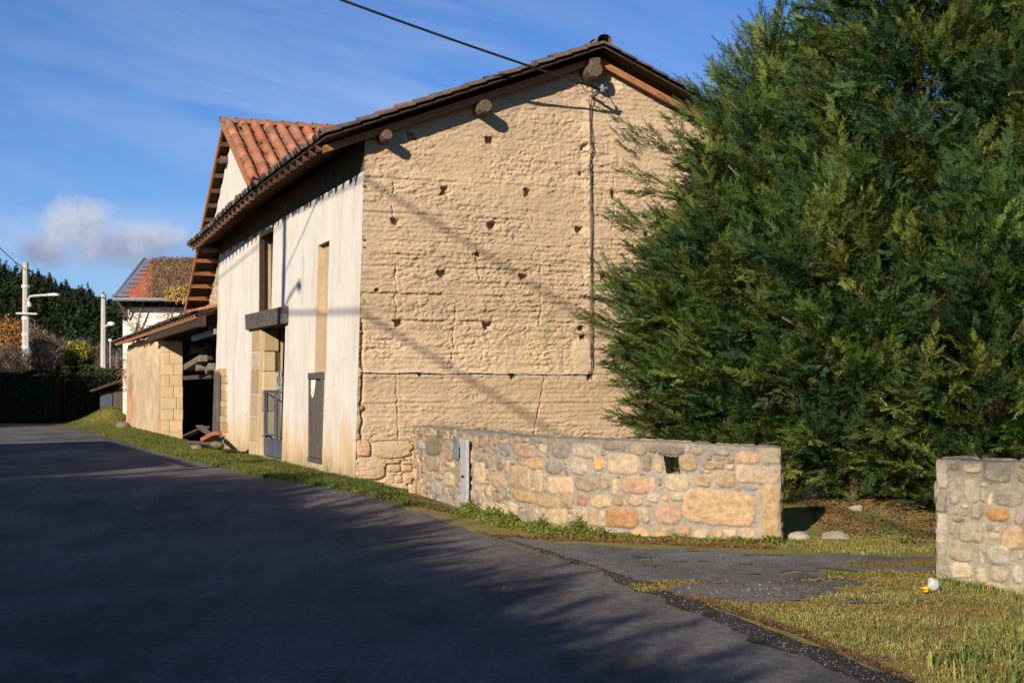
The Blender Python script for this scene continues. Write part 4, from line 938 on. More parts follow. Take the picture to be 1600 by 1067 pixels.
# braces and beams inside the open bay
m_ = MB(FR); p0 = on_front(302, 529, .1, 0); p1 = on_front(334, 519, .1, 0)
m_.beam((.1, p0[0], p0[1]), (.1, 16.5, p1[1]), .12, .16); m_.build('bay_beam', MAT['zinc'], sh, bevel=.01)
for (a_, b_) in (((290, 537), (326, 552)), ((300, 545), (331, 560)), ((322, 528), (330, 548)), ((290, 553), (333, 540))):
    p0 = on_front(*a_, 1.0, 0); p1 = on_front(*b_, .8, 0); m_ = MB(FR); m_.beam((1.0, *p0), (.8, *p1), .10, .11); m_.build('bay_brace', MAT['board'], sh, bevel=.01)
# stone troughs resting in the bay and a heap of planks and a tile in front
st0 = thing('stored_trough', 'grey stone trough propped on the beam in the open bay', 'trough', (0, 0, 0), 0)
p = on_front(306, 567, .25, 0); st0.location = f2w(.25, *p); st0.rotation_euler = (0, 0, FR_ANG)
a_ = on_front(294, 574, .25, 0); b_ = on_front(318, 560, .25, 0)
m_ = MB(FR); m_.beam((.25, *a_), (.25, *b_), .32, .22); m_.build('trough_body', MAT['dstone'], st0, bevel=.05)
m_ = MB(FR); q_ = on_front(306, 575, .1, 0); m_.tube([(.1, q_[0], q_[1]), (.4, q_[0], q_[1])], .11, 10); m_.build('trough_foot', MAT['dstone'], st0, bevel=.02)
m_ = MB(FR); q_ = on_front(329, 577, .1, 0); m_.beam((.1, q_[0] + .3, q_[1] - .06), (.1, q_[0] - .35, q_[1] + .08), .26, .24); tag(m_.build('stone_block', MAT['dstone'], None, bevel=.06), 'grey stone block lodged at the right of the open bay', 'stone block')
m_ = MB(FR); m_.box(.68, .9, 16.5, pv1, F(310, 583)[1] - .15, F(310, 583)[1]); m_.build('bay_shelf_beam', MAT['dark'], sh, bevel=.02)
rd = random.Random(5)
for i, (x0, y0, x1, y1, u0, w_, mt, lb, ct) in enumerate((
        (291, 681, 322, 667, -.7, .18, 'wood', 'broad grey board leaning over the rubble at the shed bay', 'slab'),
        (312, 665, 334, 684, -.8, .16, 'wood', 'weathered plank slanting up from the heap by the shed', 'plank'),
        (300, 690, 340, 694, -.6, .2, 'wood', 'long flat board at the bottom of the heap by the shed', 'board'),
        (321, 687, 340, 677, -1.0, .20, 'brick', 'fallen red roof tile on the heap beside the barn', 'roof tile'))):
    a_ = on_front(x0, y0, u0, 0); b_ = on_front(x1, y1, u0 + .1, 0); m_ = MB(FR); m_.beam((u0, *a_), (u0 + .1, *b_), w_ * 1.3, w_ * (.55 if mt == 'brick' else .3), taper=.9)
    tag(m_.build({'slab': 'stone_slab', 'plank': 'plank', 'board': 'board', 'roof tile': 'roof_tile'}[ct], MAT[mt], None, bevel=.02), lb, ct)
for i, (x0, y0, r, lb) in enumerate(((340, 692, .17, 'grey boulder right of the red tile by the shed'), (308, 697, .16, 'small dark stone low in front of the shed bay'), (193, 664, .3, 'squat grey stone at the far corner of the shed'))):
    a_ = on_front(x0, y0, -.8 if i < 2 else -.5, 0); m_ = MB(FR); m_.rock((-.8 if i < 2 else -.5, a_[0], a_[1] - .04), (r, r * 1.3, r * .6), i, 3); tag(m_.build('boulder', MAT['dstone'], None, smooth=True), lb, 'stone')

# ------------------------------------------------------------------ street pole out of view on the left, wires, far poles
def catenary(p, q, sagm, n=24):
    p, q = Vector(p), Vector(q); return [p.lerp(q, i / n) - Vector((0, 0, 4 * sagm * (i / n) * (1 - i / n))) for i in range(n + 1)]
NP = Vector((-11.95, 17.4, 0)); NP.z = float(zg(NP.x, NP.y))
def wire(name, pts, r, label, group=None):
    m_ = MB(); m_.tube(pts, r, 6); return tag(m_.build(name, MAT['black'], None, smooth=True), label, 'cable', group)
np_ = thing('utility_pole', 'round timber street pole across the road from the barn', 'pole', tuple(NP))
m_ = MB(); m_.tube([NP, NP + Vector((0, 0, 12.3))], [.17, .13], 12); m_.build('pole_shaft', MAT['wood'], np_)
m_ = MB(); m_.tube([NP + Vector((0, 0, 9.9)), NP + Vector((.25, -.6, 10.2)), NP + Vector((.55, -1.35, 10.4))], .05, 8); m_.build('lamp_arm', MAT['galv'], np_)
m_ = MB(); m_.rock((NP.x + .62, NP.y - 1.5, 10.38), (.12, .35, .09), 3); m_.build('lamp_head', MAT['white'], np_)
TW = FR @ Vector(TIP)
wire('service_cable', catenary(TW, NP + Vector((.1, 0, 10.75)), .25), .022, 'black service cable running from the gable bracket up across the sky')
FP = at(40, 410, 75.0); FPb = Vector((FP.x, FP.y, .3))
wire('power_line', catenary(NP + Vector((0, 0, 12.1)), (-3.4, -6.0, 12.1), .1), .030, 'overhead power line above the road', 'street lines')
wire('phone_line', catenary(NP + Vector((0, 0, 9.9)), (-4.6, -6.0, 9.8), .1), .034, 'overhead telephone line above the road', 'street lines')
wire('power_line', catenary(NP + Vector((0, 0, 12.0)), (FP.x, FP.y, FP.z - .4), 1.1), .02, 'overhead line reaching the far pole from the upper left', 'street lines')
SP = at(162, 460, 95.0)
wire('phone_line', catenary((FP.x, FP.y, FP.z - .25), (SP.x, SP.y, SP.z - .2), .6), .035, 'overhead line slung between the two concrete poles', 'street lines')
pl1 = thing('concrete_pole', 'near concrete pole with white bands, crossbar and a street lamp on a bent arm', 'pole', tuple(FPb))
m_ = MB(); m_.tube([FPb, FP], [.24, .15], 8); m_.build('pole_shaft', MAT['concrete'], pl1)
for y_ in (450, 500, 525, 545):
    c = at(40, y_, 75); m_ = MB(); m_.tube([c, c + Vector((0, 0, .16))], .21, 10); m_.build('white_band', MAT['white'], pl1)
m_ = MB(); c0 = at(45, 500, 74.8)
m_.tube([at(44.5, 478, 74.8), at(44.5, 468, 74.8), at(47, 463.5, 74.8), at(54, 462.3, 74.8), at(76, 461, 74.8)], .07, 8); m_.build('lamp_arm', MAT['galv'], pl1)
m_ = MB(); c = at(84, 460.6, 74.8); m_.rock(c, (.36, .16, .10), 1); m_.build('lamp_head', MAT['white'], pl1, smooth=True)
m_ = MB(); c = at(46, 476, 74.75); m_.rock(c, (.12, .12, .17), 2); m_.build('control_box', MAT['white'], pl1)
m_ = MB(); m_.tube([at(25, 489.5, 74.7), at(58, 490.5, 74.7)], .05, 6); m_.build('crossbar', MAT['white'], pl1)
m_ = MB(); m_.tube([at(43.5, 496, 74.7), at(43.5, 545, 74.7)], .05, 6); m_.build('cable_sleeve', MAT['galv'], pl1)
m_ = MB(); m_.rock(at(44, 552, 74.6), (.18, .18, .25), 6); m_.build('junction_box', MAT['zinc'], pl1)
pl2 = thing('concrete_pole', 'farther concrete pole with a lamp at half height beside the vine covered house', 'pole', (SP.x, SP.y, .3))
m_ = MB(); m_.tube([(SP.x, SP.y, .3), SP], [.26, .17], 8); m_.build('pole_shaft', MAT['concrete'], pl2)
m_ = MB(); m_.tube([at(163, 512, 94.7), at(166, 509, 94.7), at(172, 507.5, 94.7)], .07, 6); m_.build('lamp_arm', MAT['galv'], pl2)
m_ = MB(); m_.rock(at(174, 506, 94.7), (.28, .16, .16), 4); m_.build('lamp_head', MAT['white'], pl2, smooth=True)
c = at(184, 550, 90); m_ = MB(); m_.tube([(c.x, c.y, .3), c], .12, 6); tag(m_.build('timber_post', MAT['wood']), 'short thin timber post by the white house wall', 'post')
c = at(172, 532, 93); m_ = MB(); m_.rock(c, (.13, .1, .13), 8); m_.tube([(c.x, c.y, .3), c], .025, 6); tag(m_.build('yard_lamp', MAT['white']), 'small white lamp below the street lamp of the far pole', 'lamp')

# ------------------------------------------------------------------ vine covered house behind the shed
HY = 66.0; hb = at(192, 590, HY)
hs = thing('village_house', 'white rendered house with a red tile roof half hidden under bare vine', 'house', (hb.x, hb.y, .3), FR_ANG)
HFm = Matrix.Translation((hb.x, hb.y, 0)) @ Matrix.Rotation(.04, 4, 'Z')
px2 = HY / FPX
ewz = at(192, 480, HY).z; evz = at(178, 466, HY - 1.0).z; rgz = at(232, 406, HY + 4).z
m_ = MB(HFm); m_.box(0, 11, 0, 8, 0, ewz); m_.add([(0.02, 0, ewz), (0.02, 8, ewz), (.02, 4, rgz - .25), (.35, 0, ewz), (.35, 8, ewz), (.35, 4, rgz - .25)], [(0, 1, 2), (5, 4, 3), (0, 2, 5, 3), (1, 4, 5, 2)])
m_.build('house_wall', MAT['hpaint'], hs)
rs = (rgz - evz) / 5.0; lnr = math.hypot(1, rs)
rgx = at(232, 406, HY + 4).x - hb.x; evx = at(179, 466, HY - 1).x - hb.x
def roofpt(x, y): return evz + (y + 1.0) * rs
m_ = MB(HFm)
# main front slope: left edge runs inwards towards the ridge (a hipped end)
L0, R0_ = (evx, -1.0), (12.0, -1.0); L1, R1 = (rgx, 4.0), (12.0, 4.0)
n_ = 46; gxs = np.linspace(0, 1, 90); gys = np.linspace(0, 1, 40)
GXx, GYy = np.meshgrid(gxs, gys, indexing='ij')
xl = evx + (rgx - evx) * GYy; X_ = xl + (12.0 - xl) * GXx; Yy = -1 + 5 * GYy; Zz = evz + (Yy + 1) * rs + .03 * (np.abs((X_ / .28) % 1 - .5)) + .03 * ((1 - GYy * 22) % 1)
rng3 = np.random.default_rng(3); tid = ((X_ / .28).astype(int) * 131 + (GYy * 22).astype(int) * 17) % 97
tc_ = rng3.uniform(.75, 1.25, 97)[tid][..., None] * np.array((.38, .10, .055))
np_mesh('red_tile_roof', np.column_stack([X_.ravel(), Yy.ravel(), Zz.ravel()]), grid_faces(90, 40), MAT['oldtile'].copy(), hs, HFm, tc_.reshape(-1, 3))
hsroof = bpy.data.objects['red_tile_roof']; hsroof.data.materials[0] = MAT['tile']
m_.add([(evx, -1, evz), (rgx, 4, rgz), (evx, 9, evz)], [(0, 2, 1)]); m_.add([(rgx, 4, rgz), (12, 4, rgz), (12, 9, evz), (evx, 9, evz)], [(0, 3, 2, 1)])
m_.add([(evx, -1, evz - .12), (12, -1, evz - .12), (12, 9, evz - .12), (evx, 9, evz - .12)], [(0, 1, 2, 3)])
m_.add([(12, -1, evz - .1), (12, 9, evz - .1), (12, 4, rgz)], [(0, 1, 2)]); m_.build('roof_underside', MAT['board'], hs)
m_ = MB(HFm)
for k in range(9):      # stepped zinc flashing along the hip
    t0, t1 = k / 9, (k + 1) / 9; y0, y1 = -1 + 5 * t0, -1 + 5 * t1; x0, x1 = evx + (rgx - evx) * t0, evx + (rgx - evx) * t1
    m_.add([(x0 - .12, y0, evz + (y0 + 1) * rs + .07), (x0 + .62, y0, evz + (y0 + 1) * rs + .07), (x1 + .12, y1, evz + (y1 + 1) * rs + .07), (x1 - .12, y1, evz + (y1 + 1) * rs + .07)], [(0, 1, 2, 3)])
m_.build('hip_flashing', MAT['zinc'], hs)
m_ = MB(HFm); m_.tube([(evx - .08, -1.05, evz - .02), (rgx - .05, 4, rgz + .05)], .09, 6); m_.tube([(evx - .1, -1.06, evz - .06), (12, -1.06, evz - .06)], .08, 6); m_.tube([(evx + .1, -1.0, evz - .1), (.3, -.1, evz - .9)], .05, 6); m_.build('gutter', MAT['zinc'], hs)
m_ = MB(HFm); m_.tube([(evx + .1, -.6, evz - .12), (.1, -.05, ewz + .1), (.1, -.05, ewz - .6)], .1, 6); m_.build('eave_bracket', MAT['board'], hs)

def twigs(name, n, sampler, L, wd, pal, parent=None, frame=None, mat=None, seed=1, droop=0, kind=None, label=None, cat=None, updir=None, curl=.0):
    rg = np.random.default_rng(seed); P = sampler(rg, n); D = rg.normal(0, 1, (n, 3))
    if updir is not None: D = D * .55 + np.array(updir)
    D /= np.linalg.norm(D, axis=1)[:, None]; S_ = np.cross(D, rg.normal(0, 1, (n, 3))); S_ /= np.linalg.norm(S_, axis=1)[:, None] + 1e-9
    l = L * rg.uniform(.5, 1.2, (n, 1)); V = np.stack([P - S_ * wd, P + S_ * wd, P + D * l], 1).reshape(-1, 3)
    c = np.array(pal)[rg.integers(0, len(pal), n)] * rg.uniform(.75, 1.25, (n, 1)); c = np.repeat(c, 3, 0)
    o = np_mesh(name, V, np.arange(3 * n).reshape(n, 3), mat or MAT['hedge'], parent, frame, c)
    return tag(o, label, cat, None, kind)
def vine_s(rg, n):
    x = rg.uniform(0, 1, n) ** .85; y = rg.uniform(0, 1, n)
    X = 1.6 + 9.8 * x + .9 * np.sin(y * 9) ; Yv = -1.1 + 4.95 * y; X = evx + 1.75 + (rgx + .55 - evx - 1.75) * y + .35 * rg.normal(0, 1, n) * .6 + 6.5 * x ** 1.3
    return np.column_stack([X, Yv, evz + (Yv + 1) * rs + .06 + .14 * rg.uniform(0, 1, n)])
vine = thing('climbing_vine', 'tangled brown bare vine spread over the roof and wall of the white house', 'vine', (hb.x + 3, hb.y - .2, .3))
PALV = [(.20, .13, .08), (.26, .17, .10), (.15, .10, .07), (.30, .21, .10), (.22, .15, .10)]
twigs('roof_tangle', 22000, vine_s, .24, .02, PALV, vine, HFm, seed=5)
def vine_w(rg, n):
    x = rg.uniform(0, 1, n); k = rg.integers(0, 3, n)
    X = np.where(k == 0, .5 + rg.normal(0, .25, n), np.where(k == 1, 2.2 + rg.normal(0, .5, n), 3 + 6 * x)); z = np.where(k == 2, ewz - .2 - 1.2 * rg.uniform(0, 1, n) ** 1.6, rg.uniform(.6, ewz + .4, n))
    return np.column_stack([X + .3 * np.sin(z * 1.7), np.full(n, -.08) - .15 * rg.uniform(0, 1, n), z])
twigs('wall_tangle', 1500, vine_w, .5, .016, PALV, vine, HFm, seed=6)
m_ = MB(HFm)
for k in range(6):
    x_ = .4 + k * 1.5; m_.tube([(x_, -.1, .3), (x_ + .3, -.12, 2.2), (x_ + .05, -.1, 3.9), (x_ + .6, -.5, ewz + .1), (x_ + 1, -1, evz + .1)], [.07, .06, .05, .04, .03], 5)
m_.build('vine_stems', MAT['bark'], vine)
def yel_s(rg, n):
    th = rg.uniform(0, 6.28, n); r = rg.uniform(0, 1, n) ** .5; return np.column_stack([3.3 + 1.1 * r * np.cos(th), -1.3 + .3 * r * np.sin(th), evz + .45 * r * np.sin(th) + .2])
twigs('yellowed_leaves', 700, yel_s, .2, .05, [(.36, .24, .06), (.42, .28, .10)], vine, HFm, seed=7)

# ------------------------------------------------------------------ far hedge, bushes, lean shed, woods
PALD = [(.022, .036, .014), (.03, .045, .018), (.018, .03, .012), (.04, .055, .02)]
def hedge_obj(name, p0, p1, hgt, wid, n, label, seed, pal=PALD, L=.16):
    p0, p1 = np.array(p0), np.array(p1); d = p1 - p0; ln_ = np.linalg.norm(d); d = d / ln_; nn_ = np.array((-d[1], d[0]))
    r_ = thing(name, label, 'hedge', (p0[0], p0[1], .3), 0)
    def s(rg, m):
        t = rg.uniform(0, ln_, m); k = rg.uniform(0, 1, m); side = rg.integers(0, 4, m)
        z = np.where(side >= 2, hgt * rg.uniform(0.0, 1, m), hgt); off = np.where(side == 2, -wid / 2, np.where(side == 3, wid / 2, rg.uniform(-.5, .5, m) * wid))
        wav = .10 * np.sin(t * 1.3) + .07 * np.sin(t * 3.7 + 1)
        P = p0[None] + d[None] * t[:, None] + nn_[None] * (off + rg.normal(0, .04, m))[:, None]
        return np.column_stack([P, .3 + z + np.where(side < 2, wav, 0) - .08])
    twigs('hedge_leaves', n, s, L, L * .35, pal, r_, None, seed=seed)
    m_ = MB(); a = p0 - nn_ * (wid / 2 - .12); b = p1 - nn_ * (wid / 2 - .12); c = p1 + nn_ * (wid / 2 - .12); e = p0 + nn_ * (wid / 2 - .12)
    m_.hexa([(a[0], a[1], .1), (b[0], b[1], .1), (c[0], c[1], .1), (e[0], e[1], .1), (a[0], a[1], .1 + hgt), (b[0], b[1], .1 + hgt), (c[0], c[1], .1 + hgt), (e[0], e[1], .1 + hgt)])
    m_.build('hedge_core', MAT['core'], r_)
hedge_obj('clipped_hedge', (-34, 70.5), (-22.6, 70.5), at(0, 581, 70.5).z - .3, 1.4, 9000, 'tall clipped dark hedge closing the far end of the road at left', 1)
hedge_obj('clipped_hedge', (-22.5, 71.5), (-20.2, 71.5), at(0, 588, 71.5).z - .3, 1.6, 4000, 'lower flat topped hedge right of the tall dark hedge', 2)
hedge_obj('clipped_hedge', (-25.5, 79), (-22.2, 79), at(0, 574, 79).z - .3, 1.6, 5000, 'clipped green hedge behind, under the yellow flowering bush', 3, [(.04, .055, .02), (.06, .075, .025), (.08, .09, .03)])
def bush(name, px, py0, py1, Y, rx, n, pal, label, seed, L=.3, wd=.03, updir=(0, 0, .5), cat='bush'):
    c0 = at(px, py1, Y); c1 = at(px, py0, Y); zc_ = (max(c0.z, .3) + c1.z) / 2; rzz = (c1.z - max(c0.z, .3)) / 2
    r_ = thing(name, label, cat, (c0.x, Y, .3), 0)
    def s(rg, m):
        D = rg.normal(0, 1, (m, 3)); D /= np.linalg.norm(D, axis=1)[:, None]; r = rg.uniform(.25, 1, m) ** .5
        lump = 1 + .25 * fbm(D * 1.0 + 5, (.5, .5, .5), 2, seed)
        return np.column_stack([c0.x + D[:, 0] * r * rx * lump, Y + D[:, 1] * r * rx * .7 * lump, zc_ + D[:, 2] * r * rzz * lump])
    twigs('bush_crown', n, s, L, wd, pal, r_, None, seed=seed, updir=updir)
    m_ = MB()
    for k in range(5):
        a = k * 1.3; m_.tube([(c0.x + .1 * math.cos(a), Y + .1 * math.sin(a), .2), (c0.x + rx * .35 * math.cos(a), Y + rx * .3 * math.sin(a), zc_), (c0.x + rx * .6 * math.cos(a), Y + rx * .4 * math.sin(a), zc_ + rzz * .6)], [.06, .04, .02], 5)
    m_.build('bush_stems', MAT['bark'], r_)
ORG_ = [(.34, .14, .04), (.42, .19, .05), (.26, .12, .05), (.30, .20, .08)]; GRY = [(.17, .14, .10), (.22, .18, .12), (.13, .11, .08), (.20, .17, .10)]
YEL = [(.28, .25, .03), (.22, .22, .03), (.12, .15, .03), (.36, .30, .04)]; PUR = [(.12, .085, .08), (.15, .11, .10), (.10, .07, .065), (.18, .13, .10)]
bush('copper_bush', 14, 498, 570, 76, 1.1, 2600, ORG_, 'copper orange bush left of the near concrete pole', 21, .22, .05)
bush('copper_bush', 54, 505, 585, 82, .9, 1500, ORG_[2:] + GRY, 'sparse rusty twigged bush just right of the near concrete pole', 22, .3, .025)
bush('bare_bush', 16, 540, 600, 73, 1.0, 2600, GRY, 'grey bare bush in front of the copper bush', 23, .3, .02)
bush('bare_bush', 68, 520, 590, 78, 1.0, 2600, GRY, 'grey green bare bush between the pole and the yellow bush', 24, .3, .02)
bush('yellow_bush', 122, 533, 580, 80, .95, 2600, YEL, 'yellow flowering bush behind the far hedge', 25, .2, .05)
bush('yellow_bush', 92, 555, 590, 80, .7, 1300, YEL, 'smaller lower yellow green bush left of the flowering one', 26, .2, .05)
bush('dark_bush', 128, 560, 592, 79.5, .7, 1800, PALD, 'dark evergreen bush under the yellow bush', 27, .15, .05)
rgb = random.Random(9)
for i in range(16):
    X_px = -60 + i * 17; Yb = 150 + 30 * rgb.random(); c0 = at(X_px, 0, Yb)
    hgt = rgb.uniform(5.5, 8.5) + (2 if i < 5 else 0)
    m_ = thing('bare_tree', 'leafless tree in the thicket below the wooded hill', 'tree', (c0.x, Yb, .2), 0, 'bare trees below the forest');
    def s(rg, m, c0=c0, Yb=Yb, hgt=hgt):
        D = rg.normal(0, 1, (m, 3)); D /= np.linalg.norm(D, axis=1)[:, None]; r = rg.uniform(.05, 1, m) ** .5
        return np.column_stack([c0.x + D[:, 0] * r * 2.2, Yb + D[:, 1] * r * 2.0, hgt * .56 + D[:, 2] * r * hgt * .42])
    twigs('crown', 2600, s, .9, .06, PUR if i % 4 else PUR + ORG_[2:3], m_, None, seed=40 + i, updir=(0, 0, .9))
    t_ = MB(); t_.tube([(c0.x, Yb, 0), (c0.x + .1, Yb, hgt * .5), (c0.x - .2, Yb, hgt * .9)], [.2, .12, .04], 6); t_.build('trunk', MAT['bark'], m_)
# dark lean-to shed past the end of the cart shed
c = at(166, 640, 68); gs = thing('garden_shed', 'small dark shed with a sloping roof and blue grey boards beyond the cart shed', 'shed', (c.x, c.y, .3))
a_, b_, r0 = at(150, 609, 68), at(197, 588, 68), at(156, 650, 68)
m_ = MB(); m_.box(a_.x + .4, -18.2, 68, 71, .2, at(0, 612, 68).z); m_.build('shed_wall', MAT['dark'], gs)
m_ = MB(); m_.box(at(157, 0, 68).x, at(176, 0, 68).x, 67.93, 68, .2, at(0, 615, 68).z); m_.build('board_panel', MAT['shedp'], gs)
m_ = MB(); m_.hexa([(a_.x - .1, 67.4, a_.z - .12), (b_.x + .3, 67.4, b_.z - .12), (b_.x + .3, 71, b_.z - .1), (a_.x - .1, 71, a_.z - .1), (a_.x - .1, 67.4, a_.z), (b_.x + .3, 67.4, b_.z), (b_.x + .3, 71, b_.z + .02), (a_.x - .1, 71, a_.z + .02)]); m_.build('shed_roof', MAT['board'], gs)

# forest on the hill
rg = np.random.default_rng(12)
def conifer_lp(h_, r_, rg, n=105):
    t = rg.uniform(0, 1, n) ** 1.25; a = rg.uniform(0, 6.283, n); q = r_ * (1 - t) ** 1.15 * rg.uniform(.45, 1.0, n) + .1; z = h_ * (.08 + .92 * t)
    D = np.column_stack([np.cos(a), np.sin(a), -.25 + 1.1 * t + rg.normal(0, .2, n)]); S_ = np.column_stack([-np.sin(a), np.cos(a), rg.normal(0, .2, n)]); P = np.column_stack([q * np.cos(a), q * np.sin(a), z]); L = (h_ * .11 * (1.25 - .6 * t) * rg.uniform(.7, 1.3, n))[:, None]
    return np.stack([P - S_ * L * .55, P + S_ * L * .55, P + D * L * 1.1], 1).reshape(-1, 3), np.arange(3 * n).reshape(n, 3)
protos = [conifer_lp(12, 3.5, rg), conifer_lp(14, 3.4, rg), conifer_lp(11, 3.8, rg), conifer_lp(15, 4.2, rg)]
Vs, Fs_, Cs, off = [], [], [], 0
nf = 7000
for i in range(nf):
    yy = rg.uniform(0, 1) ** .8 * 390 + 335; xx = rg.uniform(-.42, -.20 if i < 5900 else .02) * yy * rg.uniform(.97, 1.03)
    p = protos[rg.integers(4)]; s_ = rg.uniform(.35, .82); a = rg.uniform(0, 6.28); zz_ = float(hillz(np.array([xx]), np.array([yy]))[0])
    V = p[0] * s_ * np.array((1, 1, rg.uniform(.85, 1.15))); ca, sa = math.cos(a), math.sin(a); V = np.column_stack([V[:, 0] * ca - V[:, 1] * sa + xx, V[:, 0] * sa + V[:, 1] * ca + yy, V[:, 2] + zz_])
    Vs.append(V); Fs_.append(p[1] + off); off += len(V); k = rg.uniform(.4, 2.0); c = np.array((.020, .034, .015)) * k + np.array((.012, .008, 0)) * rg.uniform(0, 1); Cs.append(np.tile(c, (len(V), 1)) * np.repeat(rg.uniform(.7, 1.35, len(V) // 3), 3)[:, None])
o = np_mesh('forest', np.concatenate(Vs), np.concatenate(Fs_), MAT['far'], None, None, np.concatenate(Cs)); tag(o, 'dense dark conifer forest covering the hill at left', 'forest', None, 'stuff')

# ------------------------------------------------------------------ rubble stone walls at the driveway
PALW = [(.50, .37, .24), (.56, .42, .26), (.45, .30, .18), (.53, .33, .18), (.40, .32, .24), (.29, .25, .205), (.47, .31, .21), (.58, .45, .30), (.44, .35, .26), (.38, .28, .19), (.34, .31, .28)]
PALW2 = [(.42, .36, .26), (.46, .39, .27), (.36, .31, .24), (.33, .29, .23), (.40, .37, .31), (.48, .41, .29), (.30, .27, .23), (.44, .34, .22)]
def stone_wall(name, label, path, top, thick, pal, mortar, fixed_px, seed, res=.0105, hole=None, weather=.5, size=(.13, .36, .10, .21)):
    pth = smooth_path(path, 3) if len(path) > 2 else np.array(path, float); P, S = resample(pth, res); ns = len(P)
    d = np.gradient(P, axis=0); d /= np.linalg.norm(d, axis=1)[:, None]; nrm = np.column_stack([d[:, 1], -d[:, 0]])
    topz = np.interp(S, [x[0] * S[-1] for x in top], [x[1] for x in top]) + .012 * fbm(np.column_stack([S, S * 0]), (.5, 1), 3, seed)
    pxs = 800 + FPX * P[:, 0] / P[:, 1]; H0 = 1.45; zlow = -.5
    fixed = []
    for f in fixed_px:
        x0, x1, y0, y1, c = f[:5]; i0, i1 = np.searchsorted(pxs, [x0, x1]); i0 = min(i0, ns - 1); i1 = min(i1, ns - 1); im = (i0 + i1) // 2; Ym = P[im, 1]
        zt_, zb_ = EYE - (y0 - HOR) * Ym / FPX, EYE - (y1 - HOR) * Ym / FPX
        # unrolled coordinate: distance below the top line
        fixed.append(dict(x=(S[i0] + S[i1]) / 2, y=H0 - (topz[im] - (zt_ + zb_) / 2), w=max(.02, (S[i1] - S[i0]) / 2 - .004), h=max(.018, (zt_ - zb_) / 2), c=c, p=f[5] if len(f) > 5 else 3.6, b=.9))
    Tt = np.concatenate([np.arange(0, H0, res), H0 + np.arange(0, thick, res * 1.5), H0 + thick + np.arange(0, H0, res * 2.5)])
    SS_, TT = np.meshgrid(S, Tt, indexing='ij')
    st_ = layout(S[-1], H0, fixed, seed, size, pal, 5200) + [dict(s, y=s['y'] + H0 + thick * .5) for s in layout(S[-1], thick + H0, [], seed + 7, (.15, .4, .12, .25), pal, 2500) if s['y'] + H0 + .2 > H0]
    h_, c_ = raster(SS_.ravel(), TT.ravel(), S[-1], 2 * H0 + thick, res, st_, mortar, seed)
    T_ = TT.ravel(); ii = np.repeat(np.arange(ns), len(Tt)); r = .035
    front = T_ <= H0; back = T_ > H0 + thick
    zf = np.where(front, topz[ii] - (H0 - T_), np.where(back, topz[ii] - (T_ - H0 - thick), topz[ii])); zf = np.maximum(zf, zlow)
    off = np.where(front, 0, np.where(back, -thick, -(T_ - H0)))
    wN = np.where(front, 1 - .5 * sm(H0 - r, H0, T_), np.where(back, -1 + .5 * sm(H0 + thick + r, H0 + thick, T_), .5 - (T_ - H0) / thick)); wZ = np.where(front, .5 * sm(H0 - r, H0, T_), np.where(back, .5 * sm(H0 + thick + r, H0 + thick, T_), 1))
    HM = np.zeros(len(T_), bool)
    if hole:
        xh0, xh1, yh0, yh1 = hole; i0, i1 = np.searchsorted(pxs, [xh0, xh1]); im = (i0 + i1) // 2; z1 = EYE - (yh0 - HOR) * P[im, 1] / FPX; z0 = EYE - (yh1 - HOR) * P[im, 1] / FPX
        sx = (SS_.ravel() - (S[i0] + S[i1]) / 2) / ((S[i1] - S[i0]) / 2); sz = (zf - (z0 + z1) / 2) / ((z1 - z0) / 2)
        qh = np.maximum(np.abs(sx + .18 * sz), np.abs(sz)) + .12 * fbm(np.column_stack([SS_.ravel(), zf]), (.06, .06), 2, 3)
        HM = (qh < 1.0) & (front | back)
    # grey weathering and moss on the crest
    qn = fbm(np.column_stack([SS_.ravel(), T_]), (.35, .2), 4, seed + 31); mm = sm(.34, .0, np.abs(T_ - H0 - thick * .2) - thick * .3 + .12 * qn)[:, None] * weather
    c_ = c_ * (1 - mm) + c_ * np.array((.62, .64, .64)) * mm
    mg = (sm(.15, .5, fbm(np.column_stack([SS_.ravel(), T_]), (.18, .1), 4, seed + 41)) * sm(.10, .02, np.abs(T_ - H0 - .03)))[:, None] * .8; c_ = c_ * (1 - mg) + np.array((.14, .14, .05)) * mg
    XY = P[ii] + nrm[ii] * (off + h_ * wN)[:, None]
    V = np.column_stack([XY, zf + h_ * wZ * .75]); nt_ = len(Tt)
    root = thing(name, label, 'wall', (float(P[ns // 2, 0]), float(P[ns // 2, 1]), 0)); F_ = grid_faces(ns, nt_)
    F_ = F_[~HM[F_].all(1)]
    if hole:
        a_, b_ = P[i0] , P[i1]; na = nrm[im]; m_ = MB(); q4 = [(*(a_ + na * .0), z0), (*(b_ + na * .0), z0), (*(b_ + na * .0), z1), (*(a_ + na * .0), z1)]; q5 = [(p_[0] - na[0] * thick, p_[1] - na[1] * thick, p_[2]) for p_ in q4]
        m_.add(q4 + q5, [(0, 1, 5, 4), (1, 2, 6, 5), (2, 3, 7, 6), (3, 0, 4, 7)]); m_.build('drain_hole', MAT['rock'], root)
    np_mesh('rubble_masonry', V, F_, MAT['stone'], root, None, c_, smooth=True)
    # end faces
    for e, sgn in ((0, -1), (ns - 1, 1)):
        zs_ = np.linspace(zlow, topz[e] - .005, 80); ws = np.linspace(.0, thick, 26); A_, B_ = np.meshgrid(ws, zs_, indexing='ij')
        st2 = layout(thick, 1.5, [], seed + e, (.2, .36, .12, .25), pal, 500); h2, c2_ = raster(A_.ravel(), B_.ravel() - zlow, thick, 1.5, .015, st2, mortar, seed + 3)
        edge_ = sm(0, .04, np.minimum(A_.ravel(), thick - A_.ravel())) * sm(0, .04, zs_[-1] - B_.ravel())
        XY = P[e] - nrm[e] * A_.ravel()[:, None] + sgn * d[e] * (np.maximum(h2, 0) * edge_ + .001)[:, None]
